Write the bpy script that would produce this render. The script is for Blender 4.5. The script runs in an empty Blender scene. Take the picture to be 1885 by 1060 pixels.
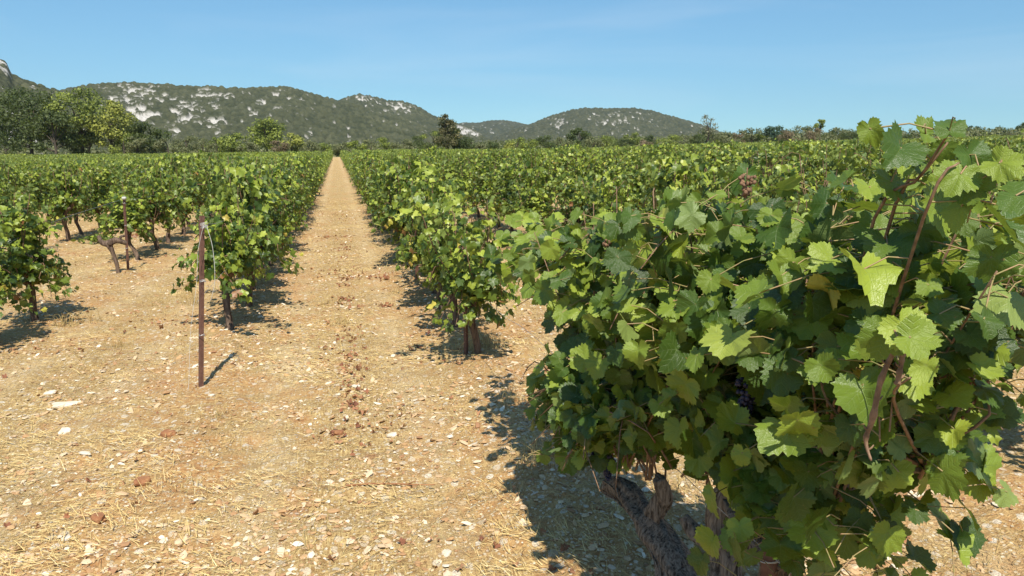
import bpy, math
import numpy as np
from mathutils import Vector
R = math.radians
rng = np.random.default_rng(7)
SC = bpy.context.scene
COL = SC.collection

# ------------------------------------------------------------------ camera, sky, sun, exposure
EYE = 1.70
PITCH, YAW, FPX = R(10.34), R(12.7), 1885 * 27 / 36.0
cam = bpy.data.cameras.new('camera')
cam.lens = 27; cam.sensor_width = 36; cam.clip_start = 0.05; cam.clip_end = 12000
co = bpy.data.objects.new('camera', cam); COL.objects.link(co)
co.location = (0, 0, EYE); co.rotation_euler = (math.pi / 2 - PITCH, 0, -YAW)
SC.camera = co

SUN_EL = R(55); SUN_AZ = R(183)            # rows run along +Y; the sun stands behind the camera, nearly in line with them
world = bpy.data.worlds.new('World'); SC.world = world; world.use_nodes = True
wn = world.node_tree; wn.nodes.clear()
sky = wn.nodes.new('ShaderNodeTexSky'); sky.sky_type = 'NISHITA'; sky.sun_disc = False
sky.sun_elevation = SUN_EL; sky.sun_rotation = SUN_AZ
sky.altitude = 100; sky.air_density = 1.5; sky.dust_density = .3; sky.ozone_density = 10
tcw = wn.nodes.new('ShaderNodeTexCoord'); va = wn.nodes.new('ShaderNodeVectorMath'); va.operation = 'ADD'; va.inputs[1].default_value = (0, 0, .08)
vn = wn.nodes.new('ShaderNodeVectorMath'); vn.operation = 'NORMALIZE'
wn.links.new(tcw.outputs['Generated'], va.inputs[0]); wn.links.new(va.outputs[0], vn.inputs[0]); wn.links.new(vn.outputs[0], sky.inputs['Vector'])
bg = wn.nodes.new('ShaderNodeBackground'); bg.inputs['Strength'].default_value = 0.106
wo = wn.nodes.new('ShaderNodeOutputWorld')
tm = wn.nodes.new('ShaderNodeMix'); tm.data_type = 'RGBA'; tm.blend_type = 'MULTIPLY'; tm.inputs[0].default_value = 1; tm.inputs[7].default_value = (.88, 1.02, .96, 1)
wn.links.new(sky.outputs[0], tm.inputs[6])
# very faint high cirrus
cm = wn.nodes.new('ShaderNodeMapping'); cm.inputs['Scale'].default_value = (1.2, 2.5, 9); cm.inputs['Rotation'].default_value = (.15, .1, .5); wn.links.new(tcw.outputs['Generated'], cm.inputs['Vector'])
cn = wn.nodes.new('ShaderNodeTexNoise'); cn.inputs['Scale'].default_value = 1.6; cn.inputs['Detail'].default_value = 6; cn.inputs['Distortion'].default_value = .8; wn.links.new(cm.outputs[0], cn.inputs['Vector'])
cr = wn.nodes.new('ShaderNodeMapRange'); cr.inputs[1].default_value = .5; cr.inputs[2].default_value = .85; cr.inputs[4].default_value = .16; wn.links.new(cn.outputs['Fac'], cr.inputs[0])
cx = wn.nodes.new('ShaderNodeMix'); cx.data_type = 'RGBA'; wn.links.new(cr.outputs[0], cx.inputs[0]); wn.links.new(tm.outputs[2], cx.inputs[6]); cx.inputs[7].default_value = (6.5, 6.9, 7.2, 1)
wn.links.new(cx.outputs[2], bg.inputs['Color']); wn.links.new(bg.outputs[0], wo.inputs['Surface'])
sl = bpy.data.lights.new('sun', 'SUN'); sl.energy = 5.0; sl.angle = R(0.53); sl.color = (1.0, 0.94, 0.82)
so = bpy.data.objects.new('sun', sl); COL.objects.link(so)
sdir = Vector((math.sin(SUN_AZ) * math.cos(SUN_EL), math.cos(SUN_AZ) * math.cos(SUN_EL), math.sin(SUN_EL)))
so.rotation_euler = sdir.to_track_quat('Z', 'Y').to_euler(); so.location = (0, -20, 30)
SC.view_settings.view_transform = 'Standard'; SC.view_settings.look = 'None'
SC.view_settings.exposure = 0.46; SC.view_settings.gamma = 1.0
SC.cycles.max_bounces = 6; SC.cycles.transparent_max_bounces = 4
SC.cycles.diffuse_bounces = 2; SC.cycles.glossy_bounces = 2; SC.cycles.transmission_bounces = 3
SC.cycles.sample_clamp_indirect = 6

# ------------------------------------------------------------------ helpers
def tag(o, label=None, cat=None, group=None, kind=None):
    if label: o['label'] = label
    if cat: o['category'] = cat
    if group: o['group'] = group
    if kind: o['kind'] = kind
    return o

def link(name, me, mats=(), parent=None):
    o = bpy.data.objects.new(name, me); COL.objects.link(o)
    for m in mats: me.materials.append(m)
    if parent: o.parent = parent
    return o

def empty(name, loc, rz=0):
    o = bpy.data.objects.new(name, None); COL.objects.link(o)
    o.location = loc; o.rotation_euler = (0, 0, rz); o.empty_display_size = .1
    return o

def mesh(name, V, F, uv=None, attrs=None, mi=None, smooth=True):
    """V (n,3); F list of (m,k) int arrays; uv per VERTEX (n,2); attrs {name: (n,)}; mi list of material index per F block"""
    me = bpy.data.meshes.new(name)
    F = [np.asarray(f, dtype=np.int64) for f in F if len(f)]
    V = np.ascontiguousarray(V, dtype=np.float32)
    loops = np.concatenate([f.ravel() for f in F]).astype(np.int32)
    sizes = np.concatenate([np.full(len(f), f.shape[1]) for f in F])
    starts = np.concatenate([[0], np.cumsum(sizes)[:-1]]).astype(np.int32)
    me.vertices.add(len(V)); me.vertices.foreach_set('co', V.ravel())
    me.loops.add(len(loops)); me.loops.foreach_set('vertex_index', loops)
    me.polygons.add(len(starts)); me.polygons.foreach_set('loop_start', starts)
    if mi is not None:
        me.polygons.foreach_set('material_index', np.concatenate([np.full(len(f), m) for f, m in zip(F, mi)]).astype(np.int32))
    me.polygons.foreach_set('use_smooth', np.full(len(starts), bool(smooth)))
    if uv is not None:
        l = me.uv_layers.new(name='UVMap'); l.data.foreach_set('uv', np.ascontiguousarray(uv[loops], dtype=np.float32).ravel())
    for k, a in (attrs or {}).items():
        at = me.attributes.new(k, 'FLOAT', 'POINT'); at.data.foreach_set('value', np.ascontiguousarray(a, dtype=np.float32))
    me.update(calc_edges=True)
    return me

def hash2(ix, iy, s=0):
    with np.errstate(over='ignore'):
        h = (ix.astype(np.int64) * 374761393 + iy.astype(np.int64) * 668265263 + s * 2147483647) & 0xffffffff
        h = ((h ^ (h >> 13)) * 1274126177) & 0xffffffff
        h = (h ^ (h >> 16)) & 0xffffffff
        h = (h * 2246822519) & 0xffffffff; h = (h ^ (h >> 15)) & 0xffffffff
    return h / 4294967295.0

def vnoise(x, y, s=0):
    x = np.asarray(x, float); y = np.asarray(y, float)
    ix = np.floor(x); iy = np.floor(y); fx = x - ix; fy = y - iy
    fx = fx * fx * (3 - 2 * fx); fy = fy * fy * (3 - 2 * fy)
    a = hash2(ix, iy, s); b = hash2(ix + 1, iy, s); c = hash2(ix, iy + 1, s); d = hash2(ix + 1, iy + 1, s)
    return (a * (1 - fx) + b * fx) * (1 - fy) + (c * (1 - fx) + d * fx) * fy

def fbm(x, y, octs=4, s=0):
    r = 0; a = .5; t = 0
    for i in range(octs):
        r = r + a * vnoise(x * 2 ** i + 17.3 * i, y * 2 ** i - 9.1 * i, s + i); t += a; a *= .5
    return r / t

def worley(x, y, s=0):
    ix = np.floor(x); iy = np.floor(y); best = np.full(np.shape(x), 9.0); idr = np.zeros(np.shape(x))
    for dx in (-1, 0, 1):
        for dy in (-1, 0, 1):
            cx = ix + dx; cy = iy + dy
            px = cx + hash2(cx, cy, s); py = cy + hash2(cx, cy, s + 5)
            d = np.hypot(px - x, py - y); m = d < best
            best = np.where(m, d, best); idr = np.where(m, hash2(cx, cy, s + 9), idr)
    return best, idr

def norm(a):
    return a / np.maximum(np.linalg.norm(a, axis=-1, keepdims=True), 1e-9)

def ray(px, py):
    """photo pixel -> (azimuth clockwise from +Y, tan of elevation)"""
    x = px - 942.5; y = py - 530.0
    f = FPX * math.cos(PITCH) - y * math.sin(PITCH); d = FPX * math.sin(PITCH) + y * math.cos(PITCH)
    return math.atan2(x, f) + YAW, -d / math.hypot(x, f)

# terrain
def gbase(x, y):
    x = np.asarray(x, float); y = np.asarray(y, float)
    near = np.where(x > 0, .031 * x, -.7 * (1 - np.exp(np.minimum(x, 0) * .04)))
    xr = np.clip(x, 10, 220) - 10
    near = np.where(x > 10, .31 + xr * .0135 + (xr / 100) ** 2 * .55, near)
    return near - .5 * np.exp(-((x - 36) / 24) ** 2) * np.clip((y - 40) / 60, 0, 1)
def gh(x, y):
    x = np.asarray(x, float); y = np.asarray(y, float)
    r = np.hypot(x, y); k = np.clip((60 - r) / 40, 0, 1)
    z = gbase(x, y)
    z = z + k * ((fbm(x * .7, y * .7, 3, 3) - .5) * .07 + (fbm(x * 4, y * 4, 3, 8) - .5) * .060 * np.clip((25 - r) / 12, 0, 1)
                 + (fbm(x * 17, y * 17, 2, 11) - .5) * .032 * np.clip((12 - r) / 6, 0, 1))
    row = np.abs(((x - 1.04) / 2.08 + .5) % 1 - .5) * 2.08
    z = z + .035 * np.exp(-(row / .3) ** 2) * k
    return z

# ------------------------------------------------------------------ materials
class NT:
    def __init__(s, name, disp=False):
        s.m = bpy.data.materials.new(name); s.m.use_nodes = True
        s.t = s.m.node_tree; s.t.nodes.clear(); s.out = s.n('OutputMaterial')
    def n(s, kind, **kw):
        nd = s.t.nodes.new('ShaderNode' + kind)
        for k, v in kw.items(): setattr(nd, k, v)
        return nd
    def l(s, a, b): s.t.links.new(a, b)
    def val(s, i, v):
        if hasattr(v, 'is_linked') or hasattr(v, 'links'): s.l(v, i)
        else: i.default_value = v
    def math(s, op, a, b=None, c=None, clamp=False):
        nd = s.n('Math', operation=op, use_clamp=clamp); s.val(nd.inputs[0], a)
        if b is not None: s.val(nd.inputs[1], b)
        if c is not None: s.val(nd.inputs[2], c)
        return nd.outputs[0]
    def mix(s, f, a, b, blend='MIX'):
        nd = s.n('Mix', data_type='RGBA', blend_type=blend); s.val(nd.inputs[0], f)
        for i, v in ((6, a), (7, b)):
            if isinstance(v, tuple): nd.inputs[i].default_value = (*v, 1)
            else: s.l(v, nd.inputs[i])
        return nd.outputs[2]
    def ramp(s, f, stops, interp='LINEAR'):
        nd = s.n('ValToRGB'); s.val(nd.inputs[0], f); cr = nd.color_ramp; cr.interpolation = interp
        while len(cr.elements) < len(stops): cr.elements.new(.5)
        for e, (p, c) in zip(cr.elements, stops): e.position = p; e.color = (*c, 1) if len(c) == 3 else c
        return nd.outputs[0]
    def noise(s, vec, scale, detail=4, rough=.55, dist=0):
        nd = s.n('TexNoise'); nd.inputs['Scale'].default_value = scale; nd.inputs['Detail'].default_value = detail
        nd.inputs['Roughness'].default_value = rough; nd.inputs['Distortion'].default_value = dist
        if vec is not None: s.l(vec, nd.inputs['Vector'])
        return nd.outputs['Fac']
    def attr(s, name):
        return s.n('Attribute', attribute_name=name).outputs['Fac']
    def pos(s):
        return s.n('NewGeometry').outputs['Position']
    def mapping(s, vec, scale=(1, 1, 1), rot=(0, 0, 0)):
        nd = s.n('Mapping'); s.l(vec, nd.inputs['Vector']); nd.inputs['Scale'].default_value = scale; nd.inputs['Rotation'].default_value = rot
        return nd.outputs[0]
    def bump(s, h, strength=.5, dist=.01, nrm=None):
        nd = s.n('Bump'); s.l(h, nd.inputs['Height']); nd.inputs['Strength'].default_value = strength; nd.inputs['Distance'].default_value = dist
        if nrm: s.l(nrm, nd.inputs['Normal'])
        return nd.outputs[0]
    def pbr(s, col, rough=.8, nrm=None, spec=.3, metal=0.0):
        b = s.n('BsdfPrincipled'); s.val(b.inputs['Roughness'], rough); b.inputs['Specular IOR Level'].default_value = spec
        b.inputs['Metallic'].default_value = metal
        if isinstance(col, tuple): b.inputs['Base Color'].default_value = (*col, 1)
        else: s.l(col, b.inputs['Base Color'])
        if nrm: s.l(nrm, b.inputs['Normal'])
        return b.outputs[0]
    def done(s, sh): s.l(sh, s.out.inputs['Surface']); return s.m

def mat_leaf(name, stops, veins=False, trans=.3, rough=.5, under=(.20, .26, .10)):
    t = NT(name); tint = t.attr('tint')
    col = t.ramp(tint, stops)
    geo = t.n('NewGeometry'); back = geo.outputs['Backfacing']
    nrm = None
    if veins:
        uv = t.n('UVMap', uv_map='UVMap').outputs[0]
        sep = t.n('SeparateXYZ'); t.l(uv, sep.inputs[0]); u, v = sep.outputs[0], sep.outputs[1]
        best = None; sec = None
        for ang, wd in ((0, .016), (48, .012), (-48, .012), (104, .010), (-104, .010)):
            c, sn = math.cos(R(ang)), math.sin(R(ang))      # direction (sin, cos): tip is +v
            al = t.math('ADD', t.math('MULTIPLY', u, sn), t.math('MULTIPLY', v, c))
            cr = t.math('ABSOLUTE', t.math('SUBTRACT', t.math('MULTIPLY', u, c), t.math('MULTIPLY', v, sn)))
            # penalise behind the junction
            pen = t.math('MULTIPLY', t.math('LESS_THAN', al, 0.0), 5.0)
            d = t.math('ADD', cr, pen)
            line = t.math('SUBTRACT', 1.0, t.math('DIVIDE', d, t.math('MAXIMUM', t.math('MULTIPLY', t.math('SUBTRACT', 1.15, al), wd), .003)), clamp=True)
            ph = t.math('SINE', t.math('MULTIPLY', t.math('SUBTRACT', al, t.math('MULTIPLY', cr, .8)), 30.0))
            rib = t.math('MULTIPLY', t.math('SUBTRACT', ph, .72), 3.5, clamp=True)
            if best is None: best, dmin, sec = line, d, rib
            else:
                best = t.math('MAXIMUM', best, line)
                less = t.math('LESS_THAN', d, dmin)
                mx = t.n('Mix', data_type='FLOAT'); t.l(less, mx.inputs[0]); t.l(sec, mx.inputs[2]); t.l(rib, mx.inputs[3]); sec = mx.outputs[0]
                dmin = t.math('MINIMUM', d, dmin)
        vein = t.math('ADD', best, t.math('MULTIPLY', sec, .35), clamp=True)
        nz = t.noise(uv, 9, 4, .6)
        col = t.mix(t.math('MULTIPLY', nz, .55), col, t.mix(.5, col, (.02, .05, .01)))
        col = t.mix(t.math('MULTIPLY', vein, .26), col, (.30, .40, .14))
        nz2 = t.noise(uv, 22, 2, .5)
        hgt = t.math('SUBTRACT', t.math('MULTIPLY', nz2, .6), t.math('MULTIPLY', vein, .8))
        nrm = t.bump(hgt, .45, .004)
        spots = t.math('GREATER_THAN', t.noise(t.pos(), 60, 2, .5), .74)
        col = t.mix(t.math('MULTIPLY', spots, .7), col, (.22, .13, .04))
    colb = t.mix(.55, col, under)
    colf = t.mix(back, col, colb)
    b = t.pbr(colf, rough, nrm, .35)
    tr = t.n('BsdfTranslucent'); t.l(t.mix(.55, col, (.33, .42, .03), 'MIX'), tr.inputs['Color'])
    if nrm: t.l(nrm, tr.inputs['Normal'])
    mx = t.n('MixShader'); mx.inputs[0].default_value = trans; t.l(b, mx.inputs[1]); t.l(tr.outputs[0], mx.inputs[2])
    return t.done(mx.outputs[0])

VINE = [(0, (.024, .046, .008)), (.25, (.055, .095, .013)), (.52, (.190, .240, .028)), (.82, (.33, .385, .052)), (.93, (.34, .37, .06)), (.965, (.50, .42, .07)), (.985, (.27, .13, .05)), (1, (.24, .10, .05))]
VNEAR = [(0, (.024, .052, .009)), (.25, (.066, .120, .016)), (.5, (.195, .265, .030)), (.86, (.34, .41, .050)), (.95, (.30, .35, .06)), (.98, (.46, .40, .07)), (.99, (.27, .13, .05)), (1, (.24, .10, .05))]
M_leafN = mat_leaf('vine_leaf_close', VNEAR, True, .25, .38)
M_leaf = mat_leaf('vine_leaf', VINE, False, .22, .42)
M_dry = mat_leaf('dry_leaf', [(0, (.16, .06, .035)), (.5, (.30, .12, .06)), (1, (.40, .22, .11))], False, .1, .85, (.35, .18, .1))
def tree_mat(name, a, b): return mat_leaf(name, [(0, a), (1, b)], False, .2, .6, (.14, .17, .08))
TM = dict(dark=tree_mat('foliage_dark', (.020, .034, .010), (.090, .115, .026)),
          mid=tree_mat('foliage_green', (.050, .075, .014), (.31, .35, .055)),
          yellow=tree_mat('foliage_yellow_green', (.09, .11, .02), (.38, .38, .065)),
          olive=tree_mat('foliage_olive', (.075, .085, .035), (.20, .20, .09)),
          ivy=tree_mat('foliage_ivy', (.045, .042, .018), (.15, .13, .05)),
          brown=tree_mat('foliage_brown', (.10, .075, .045), (.24, .17, .10)),
          blue=tree_mat('foliage_blue_green', (.028, .055, .035), (.07, .12, .07)),
          grey=tree_mat('foliage_pale_grey', (.14, .13, .09), (.30, .28, .20)))

def mat_bark(name, a, b, scale=1.0, strength=1.0):
    t = NT(name); oc = t.n('TexCoord').outputs['Object']
    n1 = t.noise(t.mapping(oc, (90 * scale, 90 * scale, 9 * scale)), 1, 5, .65, .6)
    n2 = t.noise(oc, 12 * scale, 4, .6)
    f = t.math('MULTIPLY', n1, 1.0)
    col = t.mix(t.math('MULTIPLY', t.math('SUBTRACT', f, .36), 4.5, clamp=True), a, b)
    col = t.mix(t.math('MULTIPLY', n2, .6), col, t.mix(.5, col, (.05, .035, .03)))
    return t.done(t.pbr(col, .9, t.bump(n1, strength, .012), .15))
M_bark = mat_bark('old_vine_bark', (.050, .037, .028), (.31, .25, .195))
M_barkF = mat_bark('vine_bark', (.05, .032, .024), (.20, .14, .10), .6)
M_tbark = mat_bark('tree_bark', (.04, .032, .025), (.12, .10, .075), .1)
def mat_plain(name, a, b, scale=30, rough=.6, bump=.2, metal=0.0, spec=.3):
    t = NT(name); oc = t.n('TexCoord').outputs['Object']
    n1 = t.noise(oc, scale, 5, .65)
    col = t.mix(t.math('MULTIPLY', t.math('SUBTRACT', n1, .3), 2.5, clamp=True), a, b)
    return t.done(t.pbr(col, rough, t.bump(n1, bump, .004), spec, metal))
M_cane = mat_plain('vine_cane', (.10, .055, .032), (.30, .18, .105), 60, .7)
M_green = mat_plain('leaf_stalk', (.20, .22, .06), (.36, .20, .12), 40, .5)
M_rust = mat_plain('rusty_steel', (.085, .040, .028), (.18, .088, .060), 45, .75, .5, .0, .35)
M_galv = mat_plain('galvanised_wire', (.33, .33, .33), (.6, .6, .58), 40, .4, .1, .6)
M_twine = mat_plain('white_twine', (.38, .36, .32), (.62, .6, .55), 60, .8)
M_grape = mat_plain('dark_grape', (.012, .010, .028), (.05, .045, .085), 90, .45, .1)
M_raisin = mat_plain('dried_grape', (.10, .055, .035), (.28, .16, .09), 70, .9, .6)
M_stone = mat_plain('pale_limestone', (.50, .42, .31), (.74, .66, .53), 14, .9, .5)
M_clod = mat_plain('red_soil_clod', (.20, .075, .035), (.38, .19, .085), 22, .95, 1.0)

def mat_attr(name, stops, rough=.9, bumpn=None, trans=0):
    t = NT(name); col = t.ramp(t.attr('tint'), stops)
    nz = t.noise(t.pos(), 120, 3, .6)
    col = t.mix(t.math('MULTIPLY', nz, .5), col, t.mix(.5, col, (.25, .14, .07)))
    return t.done(t.pbr(col, rough, t.bump(nz, .4, .003), .2))
M_gravel = mat_attr('gravel', [(0, (.30, .15, .08)), (.35, (.46, .28, .13)), (.70, (.62, .47, .30)), (1, (.80, .72, .58))])
M_straw = mat_attr('straw', [(0, (.28, .16, .06)), (.3, (.48, .32, .12)), (.75, (.68, .51, .21)), (1, (.80, .68, .38))], .7)

def mat_ground():
    t = NT('dry_stony_soil'); P = t.pos()
    sep = t.n('SeparateXYZ'); t.l(P, sep.inputs[0]); X, Y = sep.outputs[0], sep.outputs[1]
    big = t.noise(P, .55, 4, .6); med = t.noise(P, 3.2, 5, .62); fine = t.noise(P, 26, 5, .7); fin2 = t.noise(P, 95, 3, .7)
    # straw-like streaks in two directions
    st1 = t.noise(t.mapping(P, (110, 16, 30), (0, 0, .5)), 1, 3, .6, .8)
    st2 = t.noise(t.mapping(P, (18, 120, 30), (0, 0, .9)), 1, 3, .6, .8)
    st = t.math('MAXIMUM', st1, st2)
    soil = t.mix(med, (.34, .155, .058), (.51, .285, .112))
    soil = t.mix(t.math('MULTIPLY', t.math('SUBTRACT', fine, .4), 3.0, clamp=True), soil, (.61, .43, .20))
    straw = t.mix(t.math('MULTIPLY', t.math('SUBTRACT', st, .45), 4.0, clamp=True), (.31, .185, .075), (.69, .515, .230))
    # straw cover: strongest along the middle of the lanes
    lane = t.math('ABSOLUTE', t.math('SUBTRACT', t.math('FRACT', t.math('DIVIDE', t.math('ADD', X, 1.04 + 208), 2.08)), .5))   # 0 in lane centre .5 at rows
    cov = t.math('ADD', t.math('MULTIPLY', big, .9), t.math('SUBTRACT', t.math('MULTIPLY', med, .9), t.math('MULTIPLY', lane, .35)))
    cov = t.math('MULTIPLY', t.math('SUBTRACT', cov, .66), 5.0, clamp=True)
    col = t.mix(cov, soil, straw)
    # two compacted wheel tracks along each lane, paler and stonier
    trk = t.math('SUBTRACT', 1.0, t.math('MULTIPLY', t.math('ABSOLUTE', t.math('SUBTRACT', lane, .21)), 10.0), clamp=True)
    trk = t.math('MULTIPLY', trk, t.math('MULTIPLY', t.math('SUBTRACT', t.noise(P, 1.1, 4, .65), .38), 3.0, clamp=True))
    col = t.mix(t.math('MULTIPLY', trk, .8), col, (.64, .485, .27))
    # pebbles
    vo = t.n('TexVoronoi'); vo.inputs['Scale'].default_value = 55; t.l(P, vo.inputs['Vector'])
    vs = t.n('SeparateColor'); t.l(vo.outputs['Color'], vs.inputs[0])
    peb = t.math('MULTIPLY', t.math('GREATER_THAN', vs.outputs[0], .50), t.math('LESS_THAN', vo.outputs['Distance'], .42))
    col = t.mix(t.math('MULTIPLY', peb, .8), col, t.mix(vs.outputs[1], (.50, .34, .17), (.76, .67, .50)))
    vo2 = t.n('TexVoronoi'); vo2.inputs['Scale'].default_value = 17; t.l(P, vo2.inputs['Vector'])
    vs2 = t.n('SeparateColor'); t.l(vo2.outputs['Color'], vs2.inputs[0])
    peb2 = t.math('MULTIPLY', t.math('GREATER_THAN', vs2.outputs[0], .74), t.math('LESS_THAN', vo2.outputs['Distance'], .36))
    col = t.mix(t.math('MULTIPLY', peb2, .7), col, t.mix(vs2.outputs[1], (.55, .40, .22), (.78, .71, .58)))
    # red patches of leaf crumbs
    red = t.math('MULTIPLY', t.math('SUBTRACT', t.noise(P, 1.9, 5, .7, .3), .60), 9.0, clamp=True)
    col = t.mix(t.math('MULTIPLY', red, .6), col, (.33, .13, .07))
    # dark speckle
    col = t.mix(t.math('MULTIPLY', t.math('SUBTRACT', .43, fin2), 7.0, clamp=True), col, (.20, .10, .045))
    # beyond the vineyard: dry grass
    far = t.math('MULTIPLY', t.math('SUBTRACT', Y, 150.0), .2, clamp=True)
    grass = t.mix(t.noise(P, .09, 4, .6), (.14, .15, .05), (.34, .29, .14))
    far = t.math('MAXIMUM', far, t.math('MULTIPLY', t.math('SUBTRACT', t.math('ABSOLUTE', t.math('SUBTRACT', X, 45.0)), 122.0), .2, clamp=True))
    col = t.mix(far, col, grass)
    h = t.math('ADD', t.math('ADD', t.math('MULTIPLY', fine, .9), t.math('MULTIPLY', st, .6)), t.math('ADD', t.math('MULTIPLY', fin2, .35), t.math('MULTIPLY', t.math('ADD', peb, peb2), .35)))
    return t.done(t.pbr(col, .95, t.bump(h, 1.0, .022), .1))
M_ground = mat_ground()

def mat_hill():
    t = NT('scrub_and_limestone'); P = t.pos(); rock = t.attr('rock'); tint = t.attr('tint')
    n1 = t.noise(P, .22, 4, .7); n2 = t.noise(P, .8, 4, .75)
    scrub = t.mix(tint, (.027, .032, .018), (.108, .106, .060))
    scrub = t.mix(t.math('MULTIPLY', t.math('SUBTRACT', n2, .35), 2.5, clamp=True), t.mix(.5, scrub, (.03, .045, .02)), scrub)
    rk = t.mix(t.math('MULTIPLY', t.math('SUBTRACT', n2, .35), 3.0, clamp=True), (.28, .26, .23), (.60, .57, .52))
    return t.done(t.pbr(t.mix(rock, scrub, rk), .95, t.bump(n2, .8, .8), .08))
M_hill = mat_hill()

# ------------------------------------------------------------------ ground sheet
def build_ground():
    rr = [0.0, .3, .6]
    r = .8
    while r < 9000:
        rr.append(r); r *= 1.0085 if r < 30 else (1.02 if r < 250 else 1.06)
    rr = np.array(rr)
    az = np.concatenate([np.linspace(R(-50), R(75), 620), np.linspace(R(75), R(310), 60)[1:-1]])
    RR, AA = np.meshgrid(rr, az, indexing='ij')
    X = RR * np.sin(AA); Y = RR * np.cos(AA); Z = gh(X, Y)
    nR, nA = X.shape; idx = np.arange(nR * nA).reshape(nR, nA); nx = np.roll(idx, -1, axis=1)
    Fq = np.stack([idx[:-1], nx[:-1], nx[1:], idx[1:]], -1).reshape(-1, 4)[:, ::-1]
    Fq = Fq[nA:]                       # innermost ring collapses to a point
    inner = np.stack([idx[1], nx[1], np.full(nA, idx[0, 0])], -1)
    Vv = np.stack([X, Y, Z], -1).reshape(-1, 3)
    me = mesh('ground', Vv, [Fq, inner])
    o = link('ground', me, [M_ground]); tag(o, kind='structure')
build_ground()

# ------------------------------------------------------------------ hills
def hill(name, crest, r0, rc, rock, res_a=1.0, res_r=1.6, bush=5.0, gully=8, p=1.15, seed=1, back=.5, cliffs=0, rocky=0.0):
    A = []; T = []
    for px, py in crest:
        a, tn = ray(px, py); A.append(a); T.append(tn)
    A = np.array(A); T = np.array(T)
    az = np.arange(A[0], A[-1], res_a / rc)
    rr = np.arange(r0, rc + (rc - r0) * back, res_r)
    RR, AA = np.meshgrid(rr, az, indexing='ij')
    tc = np.interp(AA, A, T)
    ph = (vnoise(AA * rc / 90, AA * 0, seed) - .5)
    RC = rc * (1 + .10 * ph)
    crestz = EYE + RC * tc
    t = (RR - r0) / (RC - r0)
    X = RR * np.sin(AA); Y = RR * np.cos(AA)
    prof = np.where(t < 1, np.clip(t, 0, 1) ** p, 1 - 1.1 * (t - 1) ** 1.4)
    g = (fbm(X / 70, Y / 70, 4, seed + 3) - .5) * gully * np.clip(t, 0, 1) * np.clip((1 - t) * 3, 0, 1)
    g2 = (fbm(X / 22, Y / 22, 3, seed + 4) - .5) * gully * .45 * np.clip(t * 3, 0, 1) * np.clip((1 - t) * 5, .25, 1)
    edge = np.clip(np.minimum(AA - A[0], A[-1] - AA) * 30, 0, 1)
    Z = -2 + (crestz + 2) * prof + g + g2
    # where on the face this point lies, in photo units of azimuth and elevation, for the bare rock patches
    tel = (Z - EYE) / RR
    rk = np.zeros_like(X)
    nz = fbm(AA * rc / 6.5, RR / 24, 4, seed + 7)
    for (px, py, sx, sy, dens) in rock:
        a, tn = ray(px, py)
        d = ((AA - a) * FPX / sx) ** 2 + ((tel - tn) * FPX / sy) ** 2
        rk = np.maximum(rk, np.exp(-d * .7) * dens)
    rkm = np.clip((rk + (nz - .5) * 2.5 - .50) * 7, 0, 1) * np.clip((1.0 - t) * 26, 0, 1)
    rkm = np.maximum(rkm, np.clip((nz - (.80 - rocky)) * 12, 0, 1))
    # shrubs: domes of scrub
    f1, id1 = worley(X / bush, Y / bush, seed + 20)
    f2, id2 = worley(X / (bush * .5), Y / (bush * .5), seed + 30)
    dome = np.sqrt(np.clip(1 - (f1 / .62) ** 2, 0, 1)) * bush * (.25 + .5 * id1)
    dome2 = np.sqrt(np.clip(1 - (f2 / .62) ** 2, 0, 1)) * bush * .26 * (.4 + id2)
    dm = np.maximum(dome, dome2)
    # scattered shrubs stand within the rock too
    inrock = (id1 > .45) & (f1 < .40 + .15 * id1)
    rkm = np.where(inrock & (rk < 1.4), 0, rkm)
    Z = Z + dm * (1 - rkm) + rkm * (fbm(X / 2.5, Y / 2.5, 3, seed + 50) - .3) * bush * .35
    if cliffs: Z = Z + rkm * np.floor(3 * vnoise(X / 8, Y / 8, 77)) * cliffs
    tint = np.clip(.15 + .8 * np.where(dome > dome2, id1, id2) * (.5 + .9 * fbm(X / 40, Y / 40, 3, seed + 60)), 0, 1)
    nR, nA = X.shape; idx = np.arange(nR * nA).reshape(nR, nA)
    Fq = np.stack([idx[:-1, :-1], idx[1:, :-1], idx[1:, 1:], idx[:-1, 1:]], -1).reshape(-1, 4)[:, ::-1]
    me = mesh(name, np.stack([X, Y, Z], -1).reshape(-1, 3), [Fq], attrs=dict(rock=rkm.ravel(), tint=tint.ravel()))
    o = link(name, me, [M_hill]); tag(o, kind='structure')
    return o

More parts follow.
